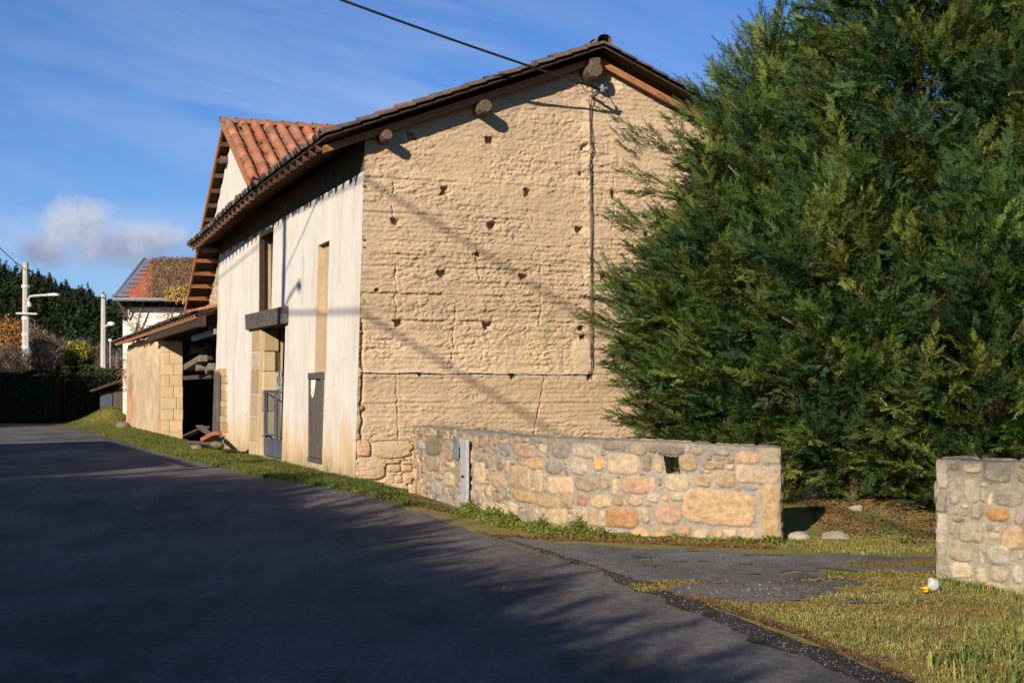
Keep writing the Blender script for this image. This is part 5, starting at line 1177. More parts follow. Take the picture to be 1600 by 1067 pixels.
        np_mesh('wall_end', np.column_stack([XY, B_.ravel()]), grid_faces(26, 80), MAT['stone'], root, None, c2_, smooth=True)
    return root, P, S, topz, nrm
Z6 = [(1115,1400,315,450,(.50,.37,.235),5),(1420,1497,292,520,(.56,.42,.25),6),(1320,1497,217,290,(.42,.35,.27),5),(1420,1497,150,212,(.42,.37,.29),5),(1320,1418,165,212,(.54,.40,.26)),(1005,1115,365,450,(.47,.33,.27),2.6),
 (815,940,385,460,(.58,.34,.19),5),(820,947,168,250,(.52,.44,.33),5),(1040,1145,250,320,(.60,.52,.38),3),(875,985,258,328,(.50,.34,.26),3),(585,690,262,330,(.53,.40,.29),4),(440,525,222,312,(.54,.44,.30),5),
 (693,790,258,320,(.42,.36,.28),3),(680,795,133,190,(.47,.43,.34),3),(455,540,130,185,(.50,.37,.28),3),(578,652,195,250,(.34,.31,.27),2.6),(675,750,190,255,(.44,.40,.34),2.4),(765,810,183,240,(.56,.38,.20),2.6),
 (512,570,188,235,(.60,.44,.26),3),(578,665,388,450,(.56,.46,.31),4),(545,635,335,385,(.52,.40,.25),4),(450,545,318,360,(.56,.40,.23),3),(752,840,332,382,(.55,.45,.29),3),(915,990,462,508,(.55,.36,.20),3),(995,1065,458,500,(.60,.44,.26),3),
 (1090,1150,452,488,(.56,.40,.23),3),(1157,1215,465,503,(.52,.43,.31),2.6),(1158,1225,258,303,(.54,.40,.25),2.6),(1237,1320,240,305,(.54,.43,.29),3),(1095,1175,180,240,(.46,.35,.24),2.8),(1000,1044,180,245,(.43,.37,.28),3),
 (704,742,334,376,(.36,.22,.16),4),(537,570,235,325,(.50,.40,.26),4),(642,690,334,384,(.55,.45,.31),5),(986,1015,262,320,(.52,.35,.28),3),(836,868,270,334,(.56,.46,.31),3),(803,872,128,158,(.47,.40,.31),3),(905,975,130,178,(.38,.32,.26),3),
 (1020,1120,143,176,(.32,.29,.25),4),(605,677,135,190,(.31,.29,.26),3),(397,447,140,180,(.42,.42,.43),2.6),(950,990,385,445,(.58,.50,.36),3),(332,435,362,415,(.54,.45,.32),5),(747,790,390,455,(.53,.42,.27),3),(690,720,390,455,(.55,.45,.3),3),
 (367,420,246,305,(.42,.31,.22),2.8),(1225,1278,465,500,(.54,.40,.24),2.6),(1286,1328,465,498,(.54,.42,.26),2.6),(502,540,372,440,(.48,.42,.34),3),(302,345,205,290,(.53,.44,.31),4),(1150,1200,150,176,(.44,.37,.28),3),(960,995,180,240,(.42,.33,.25),3),
 (1340,1400,462,502,(.53,.42,.30),3),(1228,1300,150,178,(.40,.35,.28),3),(847,885,338,375,(.50,.36,.22),2.4),(905,960,336,378,(.50,.38,.30),3),(972,1022,328,362,(.47,.42,.34),3),(1033,1060,330,358,(.56,.36,.17),2.2),(1066,1120,325,355,(.52,.46,.34),3),
 (228,262,190,280,(.40,.34,.26),2.8),(112,176,110,180,(.34,.30,.23),2.8),(118,170,185,240,(.38,.33,.25),2.8),(185,225,120,200,(.42,.34,.25),2.8),(135,175,280,330,(.42,.42,.42),3),(185,225,245,300,(.50,.40,.28),3),(112,150,240,280,(.54,.45,.32),3)]
def _w(c): m = sum(c) / 3; return (c[0] * 1.0, c[1] * .935, c[2] * .86)
fixed1 = [(620 + .4 * a_, 620 + .4 * b_, 640 + .4 * c_, 640 + .4 * d_, _w(e_), *rest) for (a_, b_, c_, d_, e_, *rest) in Z6]
W1P = [(-1.80, 25.70), (-1.62, 24.9), (-1.33, 23.7), (-1.02, 22.6), (-.63, 21.3), (-.19, 20.3), (.43, 19.0), (1.24, 18.18), (2.1, 17.78), (3.34, 17.5)]
w1, WP, WS, WT, WN = stone_wall('curved_stone_wall', 'low curved rubble wall running from the barn gable to the driveway', W1P, [(0, 1.27), (.45, 1.30), (.7, 1.26), (.85, 1.25), (1, 1.18)], .40, PALW, (.36, .325, .275), fixed1, 3, hole=(1038.5, 1061, 712, 740), weather=.55)
Z7 = [(820,935,380,460,(.42,.36,.26),5),(1000,1103,392,490,(.47,.34,.21),5),(940,1040,312,368,(.62,.34,.15),3),(866,930,300,360,(.40,.33,.26),2.6),(975,1103,230,305,(.40,.36,.29),4),(930,1050,120,200,(.40,.36,.29),4),(840,925,120,165,(.42,.35,.25),3),
 (1060,1103,335,385,(.44,.35,.28),3),(780,835,118,150,(.38,.34,.28),3),(840,905,190,290,(.40,.36,.28),3),(785,885,485,545,(.50,.42,.30),3),(785,880,550,615,(.52,.43,.29),4),(955,1035,568,630,(.44,.36,.27),3),(915,1025,635,715,(.50,.42,.29),3),(1020,1075,660,720,(.52,.43,.28),3),
 (895,950,570,640,(.48,.43,.27),3),(1050,1103,560,640,(.42,.36,.28),3),(722,775,110,230,(.36,.32,.26),6),(722,775,240,330,(.28,.25,.21),6),(722,775,335,470,(.40,.34,.27),6),(722,775,480,610,(.42,.36,.28),6),(940,1050,470,560,(.42,.38,.30),4)]
fixed2 = [(1200 + .3626 * a_, 1200 + .3626 * b_, 680 + .3626 * c_, 680 + .3626 * d_, e_, *rest) for (a_, b_, c_, d_, e_, *rest) in Z7]
W2P = [(4.25, 14.10), (5.25, 13.50), (6.6, 12.72), (8.4, 11.8)]
w2, WP2, WS2, WT2, WN2 = stone_wall('roadside_stone_wall', 'weathered grey brown rubble wall at the right edge, on the other side of the driveway', W2P, [(0, 1.20), (1, 1.19)], .42, PALW2, (.32, .285, .225), fixed2, 17, weather=.85, size=(.16, .42, .12, .26))
# metal cable cover and teal plate on the curved wall
def wallpt(px, dz, out=.05):
    pxs = 800 + FPX * WP[:, 0] / WP[:, 1]; i = int(np.searchsorted(pxs, px)); p = WP[i] + WN[i] * out; return Vector((p[0], p[1], dz)), i
pc = thing('cable_cover', 'pale galvanised channel standing upright against the curved stone wall', 'cable cover', (0, 0, 0)); q0_, i_ = wallpt(733.5, 0); pc.location = (q0_.x, q0_.y, 0)
q0, i0 = wallpt(729.5, 0, .06); q1, i1 = wallpt(739, 0, .06)
def zat(py, Y): return EYE - (py - HOR) * Y / FPX
m_ = MB(); n0 = Vector((*WN[i0], 0)); Ym = q0.y
def plate(mb, a, b, n, z0, z1, th): mb.hexa([(*(a + n * th).xy, z0), (*(b + n * th).xy, z0), (*b.xy, z0), (*a.xy, z0), (*(a + n * th).xy, z1), (*(b + n * th).xy, z1), (*b.xy, z1), (*a.xy, z1)])
plate(m_, q0, q1, n0, zat(784, Ym), zat(686, Ym), .05); m_.build('cover_channel', MAT['galv'], pc, bevel=.006)
m_ = MB(); plate(m_, q0 + n0 * .0, q1, n0, zat(804, Ym), zat(784, Ym) - .003, .045); m_.build('cover_foot', MAT['zinc'], pc, bevel=.006)
m_ = MB(); plate(m_, q0.lerp(q1, .35), q0.lerp(q1, .7), n0, zat(744.5, Ym), zat(741.5, Ym), .065); m_.build('cover_strap', MAT['black'], pc)
a0, _ = wallpt(713.5, 0, .035); a1, _ = wallpt(720.5, 0, .035); m_ = MB(); plate(m_, a0, a1, n0, zat(717, a0.y), zat(684, a0.y), .03)
tp = thing('meter_plate', 'narrow teal enamel plate set upright in the curved wall beside the metal channel', 'plate', (a0.x, a0.y, zat(717, a0.y)))
m_.build('plate_back', MAT['teal'], tp, bevel=.004)
b0, b1 = a0.lerp(a1, .3) + n0 * .031, a0.lerp(a1, .65) + n0 * .031; m_ = MB(); plate(m_, b0, b1, n0, zat(714, a0.y), zat(692, a0.y), .008); m_.build('plate_window', MAT['zinc'], tp)

# ------------------------------------------------------------------ big cypress trees
def frond_quads(L, n, rg, wd=.0075):
    """flat feathery frond along +X in the XY plane -> quads (k,4,3)"""
    Q = []
    def blade(p, ang, l, w_, z=0):
        d = np.array((math.cos(ang), math.sin(ang), 0)); s = np.array((-d[1], d[0], 0)); p = np.array(p, float)
        Q.append([p, p + d * l * .45 + s * w_ + (0, 0, z), p + d * l + (0, 0, z * 2), p + d * l * .45 - s * w_ + (0, 0, z)])
    blade((0, 0, 0), 0, L, wd * 1.1)
    for k in range(n):
        t = .12 + .80 * k / n
        for s in (-1, 1):
            l = L * .36 * (1 - .6 * t) * rg.uniform(.8, 1.2); a = s * rg.uniform(.38, .62); p = (L * t, 0, 0); zz_ = rg.uniform(-.012, .012)
            blade(p, a, l, wd * 1.15, zz_)
            if l > .10:
                pm = (p[0] + math.cos(a) * l * .4, math.sin(a) * l * .4, zz_ * .5); blade(pm, a - s * .55, l * .5, wd * .9, zz_); blade(pm, a + s * .5, l * .4, wd * .9, zz_)
    return np.array(Q)
def rot_to(d, roll):
    d = d / np.linalg.norm(d); up = np.array((0, 0, 1.0)); s = np.cross(up, d); s /= np.linalg.norm(s) + 1e-9; u = np.cross(d, s)
    c, n_ = math.cos(roll), math.sin(roll); s2_ = s * c + u * n_; u2 = u * c - s * n_; return np.column_stack([d, s2_, u2])
def spray_quads(rg, L=.85):
    Q = []; ax = lambda t: np.array((L * t, 0, .16 * L * t * t * (1 if rg else 1)))
    n = 13
    for k in range(n):
        t = .10 + .88 * k / n; s = 1 if k % 2 else -1; l = .42 * (1 - .45 * t) * rg.uniform(.8, 1.2)
        d = np.array((math.cos(.6), s * math.sin(.6) * rg.uniform(.5, 1.1), rg.uniform(-.1, .5))); R = rot_to(d, rg.uniform(-.9, .9))
        Q.append(frond_quads(l, 5, rg) @ R.T + ax(t))
    Q.append(frond_quads(.38, 6, rg) @ rot_to(np.array((1, 0, .35)), rg.uniform(-.7, .7)).T + ax(.9))
    Q = np.concatenate(Q); return Q
rgT = np.random.default_rng(77)
SPR = [spray_quads(rgT) for _ in range(6)]
FOL = [(.064, .106, .019), (.086, .126, .022), (.048, .088, .024), (.112, .142, .025), (.052, .094, .032), (.135, .155, .034), (.034, .066, .018), (.040, .074, .028)]
def crown_mesh(name, parent, cx, cy, z0, H, R, n, seed, prof, lean=(0, 0), scale=1.0, extra=None):
    rg = np.random.default_rng(seed); VS, CS = [], []
    zz_ = rg.uniform(0, 1, n * 3); keep = rg.uniform(0, 1, n * 3) < (prof(zz_) * .9 + .12); zz_ = zz_[keep][:n]; n = len(zz_)
    th = rg.uniform(0, 2 * math.pi, n); D3 = np.column_stack([np.cos(th), np.sin(th), zz_ * H / R])
    lump = 1 + .20 * fbm(D3 + 3, (.55, .55, .42), 3, seed) + .06 * fbm(D3, (.2, .2, .16), 2, seed + 1)
    lay = rg.uniform(0, 1, n); rfrac = np.where(lay < .78, rg.uniform(.82, 1.0, n), rg.uniform(.35, .8, n))
    ncl = n // 9
    for q_ in range(ncl + int(n * .34)):
        i = int(rg.integers(0, n)); shell = q_ < ncl
        rf = rg.uniform(.80, .97) if shell else rg.uniform(.35, .78)
        r = R * prof(zz_[i]) * lump[i] * rf; c_, s_ = math.cos(th[i]), math.sin(th[i]); z = z0 + zz_[i] * H
        cpos = np.array((cx + c_ * r + lean[0] * zz_[i], cy + s_ * r + lean[1] * zz_[i], z)); upc = .08 + 1.0 * zz_[i] ** 3
        cd = np.array((c_, s_, upc)) + rg.normal(0, .22, 3); csc = scale * rg.uniform(.75, 1.15) * (1 - .3 * zz_[i] ** 2); ccol = np.array(FOL[rg.integers(len(FOL))]) * rg.uniform(.7, 1.3)
        for k in range(9 if shell else 1):
            d = cd + rg.normal(0, .42, 3) * np.array((1, 1, .75)); sc_ = csc * rg.uniform(.45, .8) if shell else scale * rg.uniform(.9, 1.3)
            Q = SPR[rg.integers(6)] * sc_; Rm = rot_to(d, rg.uniform(-.8, .8)); base = cpos - cd * .38 * csc + rg.normal(0, .10, 3)
            VS.append((Q.reshape(-1, 3) @ Rm.T) + base)
            col_ = ccol * rg.uniform(.85, 1.15)
            if rg.uniform() < .004: col_ = np.array((.16, .08, .03))
            CS.append(np.tile(col_, (len(Q) * 4, 1)) * rg.uniform(.8, 1.2, (len(Q), 1)).repeat(4, 0))
    if extra:
        for (p, d, s_) in extra:
            for k in range(6):
                Q = SPR[rg.integers(6)] * s_ * rg.uniform(.5, .8); Rm = rot_to(np.array(d) + rg.normal(0, .22, 3), rg.uniform(-.7, .7))
                VS.append((Q.reshape(-1, 3) @ Rm.T) + np.array(p) + rg.normal(0, .12, 3)); CS.append(np.tile(np.array(FOL[rg.integers(len(FOL))]) * rg.uniform(.8, 1.3), (len(Q) * 4, 1)))
    V = np.concatenate(VS); Fq = np.arange(len(V)).reshape(-1, 4)
    return np_mesh(name, V, Fq, MAT['leafg'], parent, None, np.concatenate(CS))
def prof_main(z): z = np.asarray(z, float); return np.clip(.66 + 1.2 * z, .0, 1.0) * np.clip(1 - np.clip((z - .32) / .68, 0, 1) ** 1.45, .02, 1)
def prof_bush(z): z = np.asarray(z, float); return np.clip(.62 + 1.1 * z, 0, 1) * np.clip(1 - np.clip((z - .5) / .5, 0, 1) ** 2.6, .05, 1)
def tree(name, label, x, y, H, R, n, seed, prof, z0=.5, lean=(0, 0), scale=1.0, extra=None, limbs=26):
    g = float(zg(x, y)); root = thing(name, label, 'tree', (x, y, g), 0, 'cypress trees behind the walls')
    crown_mesh('crown', root, x, y, g + z0, H - z0, R, n, seed, prof, lean, scale, extra)
    m_ = MB(); m_.tube([(x, y, g - .1), (x + .05, y, g + H * .3), (x + lean[0] * .5, y + lean[1] * .5, g + H * .6), (x + lean[0] * .95, y + lean[1] * .95, g + H * .95)], [.055 * R, .045 * R, .03 * R, .01], 9)
    rd = random.Random(seed)
    for k in range(limbs):
        z = g + z0 + (H - z0) * (k + .5) / limbs * .85; a = k * 2.4; r = R * float(prof((z - g - z0) / (H - z0))) * .75
        m_.tube([(x, y, z - .2), (x + r * .5 * math.cos(a), y + r * .5 * math.sin(a), z), (x + r * math.cos(a), y + r * math.sin(a), z + .25)], [.06, .035, .012], 5)
    m_.build('trunk', MAT['bark'], root, smooth=True); return root
def ex(px, py, Y, d, s=1.0): p = at(px, py, Y); return ((p.x, p.y, p.z), d, s)
EXL = [ex(985, 490, 21.5, (-1, -.2, .3)), ex(1000, 462, 21.6, (-1, -.2, .35)), ex(982, 520, 21.4, (-1, -.1, .15)), ex(1030, 250, 22.0, (-1, 0, .35), 1.0), ex(1045, 300, 22, (-1, -.1, .3)), ex(1010, 365, 21.8, (-1, -.1, .4)), ex(1130, 130, 22.0, (-.9, 0, .45), .6), ex(1150, 150, 21.8, (-.7, 0, .4), .8),
       ex(1020, 665, 21, (-1, -.2, .1)), ex(1000, 590, 21, (-1, -.3, .2)), ex(1095, 190, 22, (-.9, 0, .3)), ex(1200, 60, 22, (-.1, 0, 1), .7), ex(1203, 110, 22, (.2, 0, 1), .8), ex(1195, 90, 22, (-.5, 0, .9), .6), ex(1203, 140, 22, (0, -.1, .9), .8), ex(1110, 165, 22, (-.9, 0, .5), .9), ex(1160, 130, 22, (-.3, 0, .9), .9), ex(1240, 130, 22, (.3, -.3, .8), .9)]
t1 = tree('cypress_tree', 'leftmost cypress, spreading its fringe of sprays over the earth gable', 4.0, 22.1, 7.15, 2.5, 3700, 5, prof_main, .45, lean=(.15, 0), extra=EXL)
t2 = tree('cypress_tree', 'tallest cypress in the middle, rising out of the top of the picture', 6.15, 21.3, 10.8, 2.7, 4600, 6, prof_main, .65)
t3 = tree('cypress_tree', 'cypress at the right edge behind the roadside stone wall', 8.35, 20.3, 10.6, 2.95, 3000, 7, prof_main, .4)
t4 = tree('cypress_tree', 'low bushy cypress filling the front between the two taller ones', 4.9, 20.3, 4.9, 1.75, 1300, 8, prof_bush, .6)
t6 = tree('cypress_tree', 'lowest cypress foliage mass in front of the tallest trunk', 5.75, 20.2, 3.6, 1.6, 900, 10, prof_bush, .1)
t5 = tree('cypress_tree', 'low bushy cypress overhanging the leaf litter beside the roadside wall', 6.7, 19.2, 4.6, 1.75, 1300, 9, prof_bush, .25)
# the row of the same trees across the road, out of view, that shades the road
row = []
def linked(root, x, y, s, rz, label, group):
    r_ = root.copy(); C.objects.link(r_); r_.location = (x, y, float(zg(x, y))); r_.rotation_euler = (0, 0, rz); r_.scale = (s, s, s); r_['label'] = label; r_['group'] = group
    for ch in list(root.children):
        c_ = ch.copy(); C.objects.link(c_); c_.parent = r_
    return r_
def on_tops(px, py, H):
    x, y = gnd(px, py); k = H / (-SUN_TRAVEL.z); return x - SUN_TRAVEL.x * k, y - SUN_TRAVEL.y * k
EDGE_SH = [(1500, 1230), (1330, 1140), (1170, 1067), (1030, 1000), (900, 940), (800, 885), (720, 845), (640, 806), (560, 777), (500, 762), (400, 753), (280, 750), (160, 750), (40, 750), (-80, 750)]
for i, (px, py) in enumerate(EDGE_SH):
    Ht = 6.0 + .5 * math.sin(i * 2.1); X_, Y_ = on_tops(px, py, Ht - .2); X_ -= 1.75 * (i < 10)
    linked(t4, X_, Y_, Ht / 4.9, i * 1.3, 'cypress of the row across the road that shades the asphalt', 'cypress row across the road')
    X2, Y2 = X_ - 1.9, Y_ - 1.2; linked(t5, X2, Y2, Ht / 4.6 * 1.05, i * 2.3, 'cypress of the row across the road that shades the asphalt', 'cypress row across the road')
for i, (x, y, s) in enumerate(((-33.2, 54.5, 2.2), (-30.8, 54.0, 2.1), (-36, 56, 2.2), (-40, 57.5, 2.3))):
    linked(t5, x, y, s, i * 1.9, 'cypress left of the road bend, shading the far hedge', 'cypresses by the road bend')
# the neighbour's house across the road, out of view, whose roof shades the far stretch of asphalt
nh = thing('neighbour_house', 'rendered house across the road with a tiled gable roof', 'house', (-15.7, 26.3, .3), .395)
NF = Matrix.Translation((-15.7, 26.3, 0)) @ Matrix.Rotation(.395, 4, 'Z')
m_ = MB(NF); m_.box(-3.5, 2.0, -6.4, 6.4, 0, 4.2); m_.add([(-3.5, -6.39, 4.2), (2.0, -6.39, 4.2), (-.75, -6.39, 5.7), (-3.5, 6.39, 4.2), (2.0, 6.39, 4.2), (-.75, 6.39, 5.7)], [(0, 1, 2), (5, 4, 3)]); m_.build('house_wall', MAT['hpaint'], nh)
m_ = MB(NF)
for s in (-1, 1):
    x1 = -.75 + s * 3.3; m_.hexa([(-.75, -6.8, 5.75), (x1, -6.8, 3.95), (x1, 6.8, 3.95), (-.75, 6.8, 5.75), (-.75, -6.8, 5.9), (x1, -6.8, 4.1), (x1, 6.8, 4.1), (-.75, 6.8, 5.9)])
m_.build('house_roof', MAT['oldtile'].copy(), nh); bpy.data.objects['house_roof'].data.materials[0] = MAT['brick']
for k in range(3):
    w_ = MB(NF); y_ = -3.8 + 3 * k; w_.box(2.0, 2.06, y_ - .55, y_ + .55, 1.3, 2.7); fo = w_.build('window', MAT['white'], nh, bevel=.01)
    p_ = MB(NF); p_.box(2.055, 2.07, y_ - .45, y_ + .45, 1.4, 2.6); p_.build('pane', MAT['zinc'], fo)

# ------------------------------------------------------------------ grass, weeds, litter
def in_poly(P, poly):
    poly = np.array(poly); x, y = P[:, 0], P[:, 1]; r = np.zeros(len(P), bool); j = len(poly) - 1
    for i in range(len(poly)):
        xi, yi = poly[i]; xj, yj = poly[j]
        c = ((yi > y) != (yj > y)) & (x < (xj - xi) * (y - yi) / (yj - yi + 1e-12) + xi); r ^= c; j = i
    return r
def blades(name, poly, n, hgt, wd, pal, label, seed, patch=None, lean=.5, kind='stuff', thr=-9, zoff=0.0, falloff=None):
    rg = np.random.default_rng(seed); poly = np.array(poly); lo, hi = poly.min(0), poly.max(0); P = np.zeros((0, 2))
    while len(P) < n:
        q = rg.uniform(lo, hi, (n * 2, 2)); q = q[in_poly(q, poly)]
        if thr > -5: q = q[fbm(q, (.45, .45), 4, seed + 50) + rg.normal(0, .12, len(q)) > thr]
        q = q[~on_drive(q) | (rg.uniform(0, 1, len(q)) < .04)]; P = np.concatenate([P, q])
    P = P[:n]; z = zg(P[:, 0], P[:, 1]) + zoff; cl = fbm(P, (.25, .25), 3, seed + 9) * .5 + .8
    h_ = hgt * rg.uniform(.35, 1.25, n) * cl; a = rg.uniform(0, 6.283, n); ln_ = rg.uniform(.1, 1, n) * lean * h_
    D = np.column_stack([np.cos(a), np.sin(a)]); S_ = np.column_stack([-D[:, 1], D[:, 0]]) * (wd * rg.uniform(.6, 1.3, n))[:, None] * .5
    def p3(xy, zz_): return np.column_stack([xy, zz_])
    b0 = p3(P - S_, z - .01); b1 = p3(P + S_, z - .01); m = P + D * (ln_ * .35)[:, None]; m0 = p3(m - S_ * .85, z + h_ * .6); m1 = p3(m + S_ * .85, z + h_ * .6); t = p3(P + D * ln_[:, None], z + h_ * (1 - .3 * (ln_ / (h_ + 1e-6))))
    V = np.stack([b0, b1, m1, m0, t], 1).reshape(-1, 3); I = np.arange(n)[:, None] * 5
    c = np.array(pal)[np.clip((rg.normal(0, 1, n) * .9 + fbm(P, (.6, .6), 3, seed + 3) * 4 + len(pal) / 2).astype(int), 0, len(pal) - 1)] * rg.uniform(.8, 1.2, (n, 1))
    o = np_mesh(name, V, [I + np.array([0, 1, 2, 3]), I + np.array([3, 2, 4])], MAT['grass'], None, None, np.repeat(c, 5, 0)); return tag(o, label, 'grass', None, kind)
GR = [(.075, .115, .018), (.095, .135, .022), (.13, .155, .03), (.17, .165, .045), (.10, .10, .03)]
GM = [(.20, .12, .045), (.27, .19, .05), (.30, .23, .055), (.24, .23, .05), (.18, .20, .05), (.36, .30, .11)]
def G(L): return [gnd(*p) for p in L]
def fw(u, v): p = f2w(u, v, 0); return (p.x, p.y)
verge = G([(640, 797), (560, 772), (480, 758), (400, 746), (330, 728), (250, 707), (190, 691), (140, 674)]) + [(-19.1, 61.5), (-21.0, 64.6), (-22, 66.5), (-22, 69), (-17.3, 69), fw(0, we), fw(-.02, pv1), fw(-.05, pv0), fw(.0, 16.4), fw(-.05, 8), fw(-.02, 3), fw(-.02, .5), (-2.5, 24.9), (-1.9, 25.3), (-1.8, 24.4)]
blades('verge_grass', verge, 60000, .085, .016, GR, 'short bright green grass on the verge along the barn', 1, lean=.9)
near_v = G([(640, 793), (560, 770), (480, 757), (400, 745), (345, 728)]) + [fw(0, 15), fw(-.05, 8), fw(-.02, 3), fw(-.02, .3), (-2.4, 24.9)]
blades('verge_grass', near_v, 26000, .11, .013, GR, 'thicker grass at the foot of the white wall', 2, lean=.8, thr=-.15)
lawn = G([(1010, 918), (1100, 925), (1230, 925), (1330, 905), (1470, 900)]) + [(4.4, 13.9), (5.3, 13.3), (6.6, 12.5), (7.5, 9.0), (4.0, 7.2)] + G([(1440, 1085), (1390, 1050), (1290, 1003), (1200, 973), (1100, 943)])
blades('lawn_grass', lawn, 56000, .032, .007, GM, 'thin yellowed grass and moss between road and driveway', 3, lean=1.2, thr=-.22)
lawn2 = G([(1180, 960), (1300, 930), (1400, 925), (1470, 912)]) + [(4.4, 13.8), (5.3, 13.2), (6.6, 12.4), (7.5, 9.0), (4.0, 7.4)] + G([(1470, 1100), (1400, 1045), (1300, 1003)])
blades('lawn_grass', lawn2, 30000, .055, .006, [(.22, .18, .05), (.20, .24, .05), (.27, .28, .07), (.35, .31, .10), (.40, .32, .13)], 'longer pale green grass in the lower right corner', 4, lean=1.5, thr=.06)
tuft = G([(1440, 1000), (1540, 960), (1600, 955)]) + [(6.2, 12.0), (6.2, 9.0), (3.6, 8.2)] + G([(1450, 1060)])
blades('long_grass', tuft, 2200, .20, .012, [(.13, .19, .05), (.24, .25, .06), (.36, .31, .10), (.16, .22, .08)], 'long arching grass blades in the lower right corner', 5, lean=1.5, thr=.0)
foot2 = [(4.15, 13.95), (5.2, 13.35), (6.6, 12.55), (6.5, 12.2), (5.1, 12.95), (4.05, 13.6)]
blades('wall_foot_grass', foot2, 4000, .11, .009, GM[2:] + GR[:2], 'taller grass tufts against the roadside stone wall', 6, lean=.9)
strip = G([(1215, 860), (1330, 866), (1470, 869), (1470, 842), (1400, 838), (1220, 842)])
blades('strip_grass', strip, 9000, .05, .008, GM[2:] + GR[:2], 'thin grass strip behind the driveway', 7, lean=1.0, thr=-.1)
strip2 = G([(1290, 886), (1480, 889), (1480, 876), (1340, 879)])
blades('strip_grass', strip2, 4000, .035, .010, [(.13, .12, .03), (.17, .13, .03)], 'mossy strip in the middle of the driveway', 8, lean=1.0)
moss_e = G([(985, 905), (1050, 922), (1150, 950), (1260, 988), (1380, 1040), (1430, 1064), (1415, 1066), (1350, 1036), (1240, 990), (1120, 950), (1020, 918)])
blades('edge_moss', moss_e, 9000, .03, .012, [(.17, .10, .05), (.13, .07, .04), (.20, .13, .05)], 'brown litter and moss along the road edge', 9, lean=2.0)
# bare curved foot of the stone wall: low leafy weeds
def weeds(name, pts_w, n, r, hgt, pal, label, seed, L=.035):
    rg = np.random.default_rng(seed); pts_w = np.array(pts_w); k = rg.integers(0, len(pts_w), n); jit = rg.normal(0, r, (n, 2)); q = pts_w[k] + jit * .6; hm = hgt * (.45 + .9 * np.clip(fbm(q, (.22, .22), 3, seed) + .35, 0, 1.3))
    z = zg(q[:, 0], q[:, 1]) + hm * rg.uniform(0, 1, n) * np.clip(1.1 - (np.linalg.norm(jit, axis=1) / (2.2 * r)), .15, 1)
    P = np.column_stack([q, z]); D = rg.normal(0, 1, (n, 3)); D[:, 2] = np.abs(D[:, 2]) * .8; D /= np.linalg.norm(D, axis=1)[:, None]; S_ = np.cross(D, rg.normal(0, 1, (n, 3))); S_ /= np.linalg.norm(S_, axis=1)[:, None] + 1e-9
    l = L * rg.uniform(.6, 1.3, (n, 1)); V = np.stack([P, P + D * l * .5 + S_ * l * .38, P + D * l, P + D * l * .5 - S_ * l * .38], 1).reshape(-1, 3)
    c = np.repeat(np.array(pal)[rg.integers(0, len(pal), n)] * rg.uniform(.75, 1.25, (n, 1)), 4, 0)
    return tag(np_mesh(name, V, np.arange(4 * n).reshape(n, 4), MAT['grass'], None, None, c), label, 'weeds', None, 'stuff')
GW = [(.10, .15, .02), (.14, .19, .03), (.17, .20, .03), (.20, .17, .04)]
iw = np.searchsorted(800 + FPX * WP[:, 0] / WP[:, 1], [742, 955, 1050, 1215])
wa = (WP + WN * .16)[iw[0]:iw[1]:4]; wb = (WP + WN * .12)[iw[1]:iw[3]:4]
weeds('wall_foot_weeds', wa, 16000, .12, .19, GW, 'leafy green weeds at the foot of the curved stone wall', 11)
weeds('wall_foot_weeds', wb, 8000, .10, .09, GW + [(.20, .10, .05)], 'sparse reddish weeds below the right part of the curved wall', 12)
wc = np.array([gnd(780 + i * 4, 838 + i * .17) for i in range(105)]); weeds('red_moss', wc, 9000, .10, .03, [(.20, .09, .05), (.15, .07, .04), (.18, .14, .04)], 'reddish brown moss beside the weeds at the asphalt edge', 13, .03)
wd_ = np.array([gnd(570 + i * 3.2, 768 + i * .72) for i in range(48)]); weeds('red_moss', wd_, 8000, .16, .04, [(.13, .10, .035), (.10, .07, .04), (.12, .13, .03)], 'dark mossy edge between the gable foot and the road', 14, .035)
for i, (px, py, sp_) in enumerate(((1275, 805, .55), (1310, 812, .5))):
    x_, y_ = 4.3 + i * .55, 19.0 + .2 * i
litter_poly = G([(1300, 845), (1460, 850)]) + [(6.9, 19.0), (6.6, 21.4), (4.4, 21.2), (4.1, 19.3)]
blades('leaf_litter', litter_poly, 9000, .03, .03, [(.20, .09, .05), (.16, .075, .045), (.24, .12, .07), (.10, .12, .03)], 'reddish brown needle litter under the cypresses', 15, lean=2.5)
for i, (px, py, rx, rz_, lb) in enumerate(((1255, 847, .16, .08, 'pale flat boulder beside the end of the curved wall'), (1312, 846, .18, .08, 'second pale boulder in the litter, right of the first'), (1345, 824, .10, .06, 'small pale stone higher on the reddish litter bank'))):
    x_, y_ = gnd(px, py); y_ += .25; m_ = MB(); m_.rock((x_, y_, float(zg(x_, y_)) + rz_ * .3), (rx, rx * .8, rz_), 20 + i, 3); tag(m_.build('boulder', MAT['rock'], None, smooth=True), lb, 'stone', 'pale stones under the cypresses')
